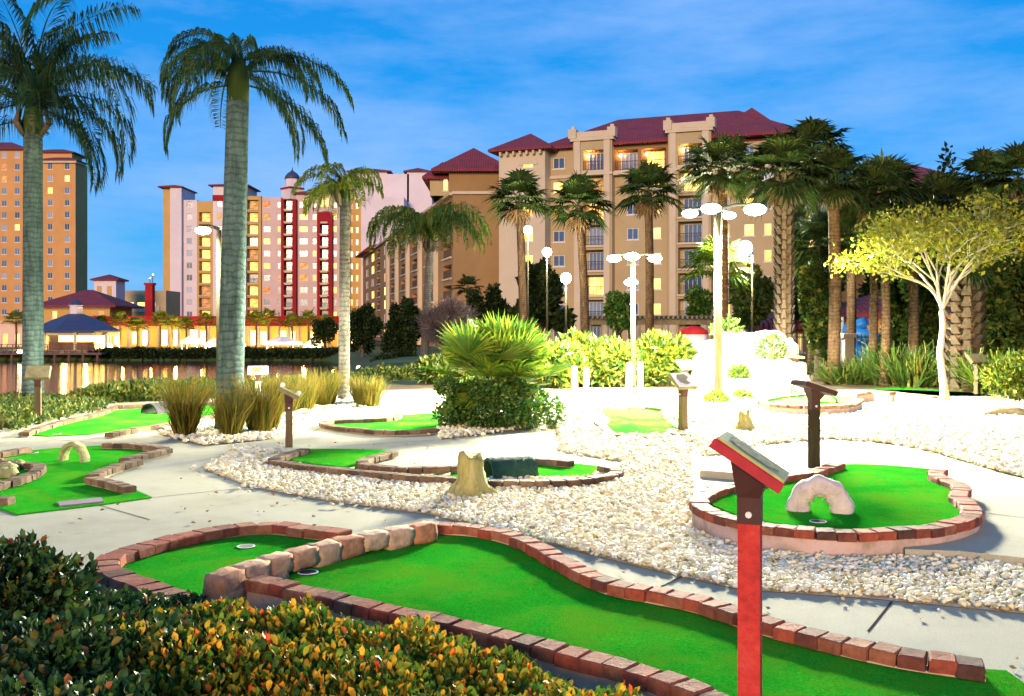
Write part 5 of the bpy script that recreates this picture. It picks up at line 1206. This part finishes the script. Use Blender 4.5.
# ================================================================== lamp posts
def lamp_head(t, p, r, fl=.55, tip=None):
    if r>.24: fl=1.0
    mb=MB(); mb.lathe(p,[(r*.15,r*.60),(r*.45,r*.56),(r*.52,r*.44),(r*.45,r*.40)],14); o=mb.build('lamp_shade',MT['black'],t,True)
    mb=MB(); mb.lathe(p,[(r*.3,r*.42),(r*.8,r*.26),(r*1.05,0),(r*.95,-r*fl*.5),(r*.55,-r*fl*.95),(r*.1,-r*fl*1.1)],14); mb.build('lens',MT['lamp'],o,True)
def lamp_post(label, px, d, heads, pole_px, z0=None, polem='pole', power=9000, globe=False, col=(1,.93,.70), pole_top=None):
    x0=xat(px,d); z0=hg(x0,d) if z0 is None else z0; t=thing('lamp_post',label,'lamp post',(x0,d,z0)); b=Vector((x0,d,z0))
    ztop=zat(pole_top if pole_top else min(h_[1] for h_ in heads),d)-z0; r=pole_px/F*d/2
    mb=MB(); mb.tube([(0,0,-.05),(0,0,ztop)],[r,r*.85],10); mb.lathe((0,0,0),[(r*1.7,0),(r*1.6,.12),(r*1.05,.16)],10); mb.build('pole',MT[polem],t,True)
    for (hx,hy,hr,dy,pw) in heads:
        p=Vector((xat(hx,d+dy)-x0,dy,zat(hy,d+dy)-z0)); rr=hr/F*d
        if globe:
            mb=MB(); mb.lathe(p-Vector((0,0,rr)),[(rr*.35,0),(rr*.85,rr*.45),(rr,rr),(rr*.8,rr*1.6),(rr*.3,rr*1.95)],14); mb.build('globe',MT['lamp'],t,True)
            lamp_light(b+p+Vector((0,-rr-.15,0)),pw,col,.1)
        else:
            if Vector((p.x,p.y,0)).length>.05: mb=MB(); mb.tube([(0,0,p.z+rr*.3),(p.x*.5,p.y*.5,p.z+rr*.55),(p.x,p.y,p.z+rr*.4)],.03,6); mb.build('arm',MT['black'],t)
            lamp_head(t,p,rr); lo=lamp_light(b+p-Vector((0,0,rr+.12)),pw,col,.45,'lamp_light','SPOT')
            if dy<=-.45: lo.rotation_euler=(R(-32),0,0); lo.data.spot_size=R(150)
    return t
PW=LAMP_P
lamp_post('tall lamp post with four bright flood heads by the rockery',718,20,[(690,213,8,.25,.5*PW),(711,208,9.5,-.55,1.0*PW),(729,215,7,.5,.5*PW),(755,209,10.5,-.5,1.6*PW)],8.5,0.0,'pole')
lamp_post('twin armed lamp post with three flood heads behind the pale bollards',633,22.5,[(614,258,7,.0,.4*PW),(632,256,7.5,-.45,.7*PW),(655,258,7,.0,.4*PW),(631,282,6.5,-.3,.5*PW)],5.5,0.0,'pole')
lamp_post('slim lamp post with a single globe left of the first balcony column',547,46,[(547,252,4.6,0,500)],2.2,None,'pole',globe=True)
lamp_post('shorter slim lamp post with a single globe near the second fan palm',566,44,[(566,278,5.5,0,600)],2.2,None,'pole',globe=True)
lamp_post('globe lamp in front of the first fan palm trunk',528,46.5,[(528,230,4.3,0,400)],1.8,None,'pole',globe=True)
lamp_post('lamp with a single round head right of the tall lamp post',752,33,[(745,248,7.5,0,.5*PW)],2.4,None,'pole',pole_top=255,globe=True)
lamp_post('bright lamp with its pole hidden behind the grey green palm trunk',219,17.5,[(203,230,7.5,-.2,.2*PW)],6,None,'pole')

# ================================================================== odd structures at the right
pg=thing('pergola','long timber pergola with cream columns behind the yellow shrubs','pergola',(xat(675,55),55,0)); bx=xat(675,55)
xa,xb=xat(583,55)-bx,xat(768,55)-bx; zz=zat(322,55)
mb=MB(); 
for y in (-1.2,1.2): mb.box(((xa+xb)/2,y,zz),(xb-xa,.16,.30))
mb.build('beam',MT['timber'],pg)
mb=MB()
for i in range(40): mb.box((xa+.15+i*(xb-xa-.3)/39,0,zz+.25),(.10,3.2,.18))
mb.build('rafters',MT['timber'],pg)
for px in (586,603,634,662,700,728,752,766): mb=MB(); x=xat(px,55)-bx; mb.tube([(x,-1.2,-.1),(x,-1.2,zz-.16)],[.24,.20],10); mb.build('column',MT['cream'],pg)
t=thing('round_kiosk','small round white kiosk with a red domed cover behind the rockery','kiosk',(xat(693,35),35,-.03)); z0=-.03; a,b=zat(343,35)-z0,zat(334,35)-z0; r=.5
mb=MB(); mb.lathe((0,0,0),[(r,0),(r,b)],14); mb.build('drum',MT['tent'],t,True); mb=MB(); mb.lathe((0,0,b-.005),[(r*1.08,0),(r,.12),(r*.7,.23),(r*.2,.29)],14); mb.build('cover',MT['red'],t,True)
fz=thing('pool_fence','dark iron picket fence behind the strap leaved plants','fence',(xat(870,31),31,-.03)); bx=xat(870,31)
mb=MB(); xa,xb=xat(796,31)-bx,xat(1010,31)-bx
for z in (.15,1.25): mb.box(((xa+xb)/2,0,z),(xb-xa,.03,.04))
for i in range(60): mb.box((xa+i*(xb-xa)/59,0,.68),(.02,.02,1.3))
mb.build('pickets',MT['black'],fz)
t=thing('fence_pillar','cream square fence pillar in front of the blue slide','pillar',(xat(848,30.5),30.5,-.03)); mb=MB(); mb.cbox((0,0,.62),(.28,.28,1.24)); mb.build('shaft',MT['cream'],t); mb=MB(); mb.cbox((0,0,1.30),(.40,.40,.12)); mb.build('cap',MT['trim'],t)
t=thing('water_slide','bright blue curved tube water slide behind the palms','water slide',(xat(858,42),42,-.03)); mb=MB()
pts=[]
for i in range(40):
    a=i/39*2*math.pi*1.6+.6; pts.append((.5*math.cos(a)+(.5*i/39),.5*math.sin(a),1.75-1.35*i/39))
mb.tube(pts,.26,12); mb.build('flume',MT['blue'],t,True)
for x in (-.6,.65): mb=MB(); mb.tube([(x,.2,0),(x,.2,2.0)],.07,8); mb.build('support',MT['palepole'],t)
h=Bld('pool_house','low orange pool house with a dark overhanging roof and lit lantern behind the palms','pool house',900,48,0,-.03,('orange',))
h.piece(858,968,0,zat(312,48),'orange',[(880,888,'w+'),(892,898,'w+'),(950,956,'w')],(1,.4,2,.35,1.25),back=6,lit=1); h.hip(h.U(858,0),h.U(968,0),-6,0,zat(312,48),1.2,.7)
mb=MB(); mb.lathe((0,0,0),[(.08,0),(.17,.12),(.14,.38),(.03,.45)],8); o=mb.build('wall_lantern',MT['bulb'],h.t); o.location=h.P(h.U(936,0),.2,zat(346,48)); lamp_light(h.P(h.U(936,0),.9,zat(344,48))+h.base,260,(1,.6,.2),.1,'lantern_light'); h.done()
h=Bld('pool_bar','small dark roofed building with yellow lit square windows behind the booted palm','pool bar',800,52,0,-.03,('brown',))
h.piece(770,842,0,zat(324,52),'brown',[(790,796,'w+'),(797.5,803.5,'w+')],(1,zat(352,52),2,.0,.98),back=5,lit=1); h.hip(h.U(770,0),h.U(842,0),-5,0,zat(324,52),1.0,.7); h.done()
t=thing('red_umbrella','closed red umbrella glimpsed between the right palms','umbrella',(xat(975,40),40,-.03)); mb=MB(); mb.tube([(0,0,0),(0,0,2.6)],.03,6); mb.build('pole',MT['palepole'],t); mb=MB(); mb.lathe((0,0,1.1),[(.16,0),(.24,.25),(.14,1.1),(.02,1.5)],10); mb.build('canopy',MT['red'],t,True)
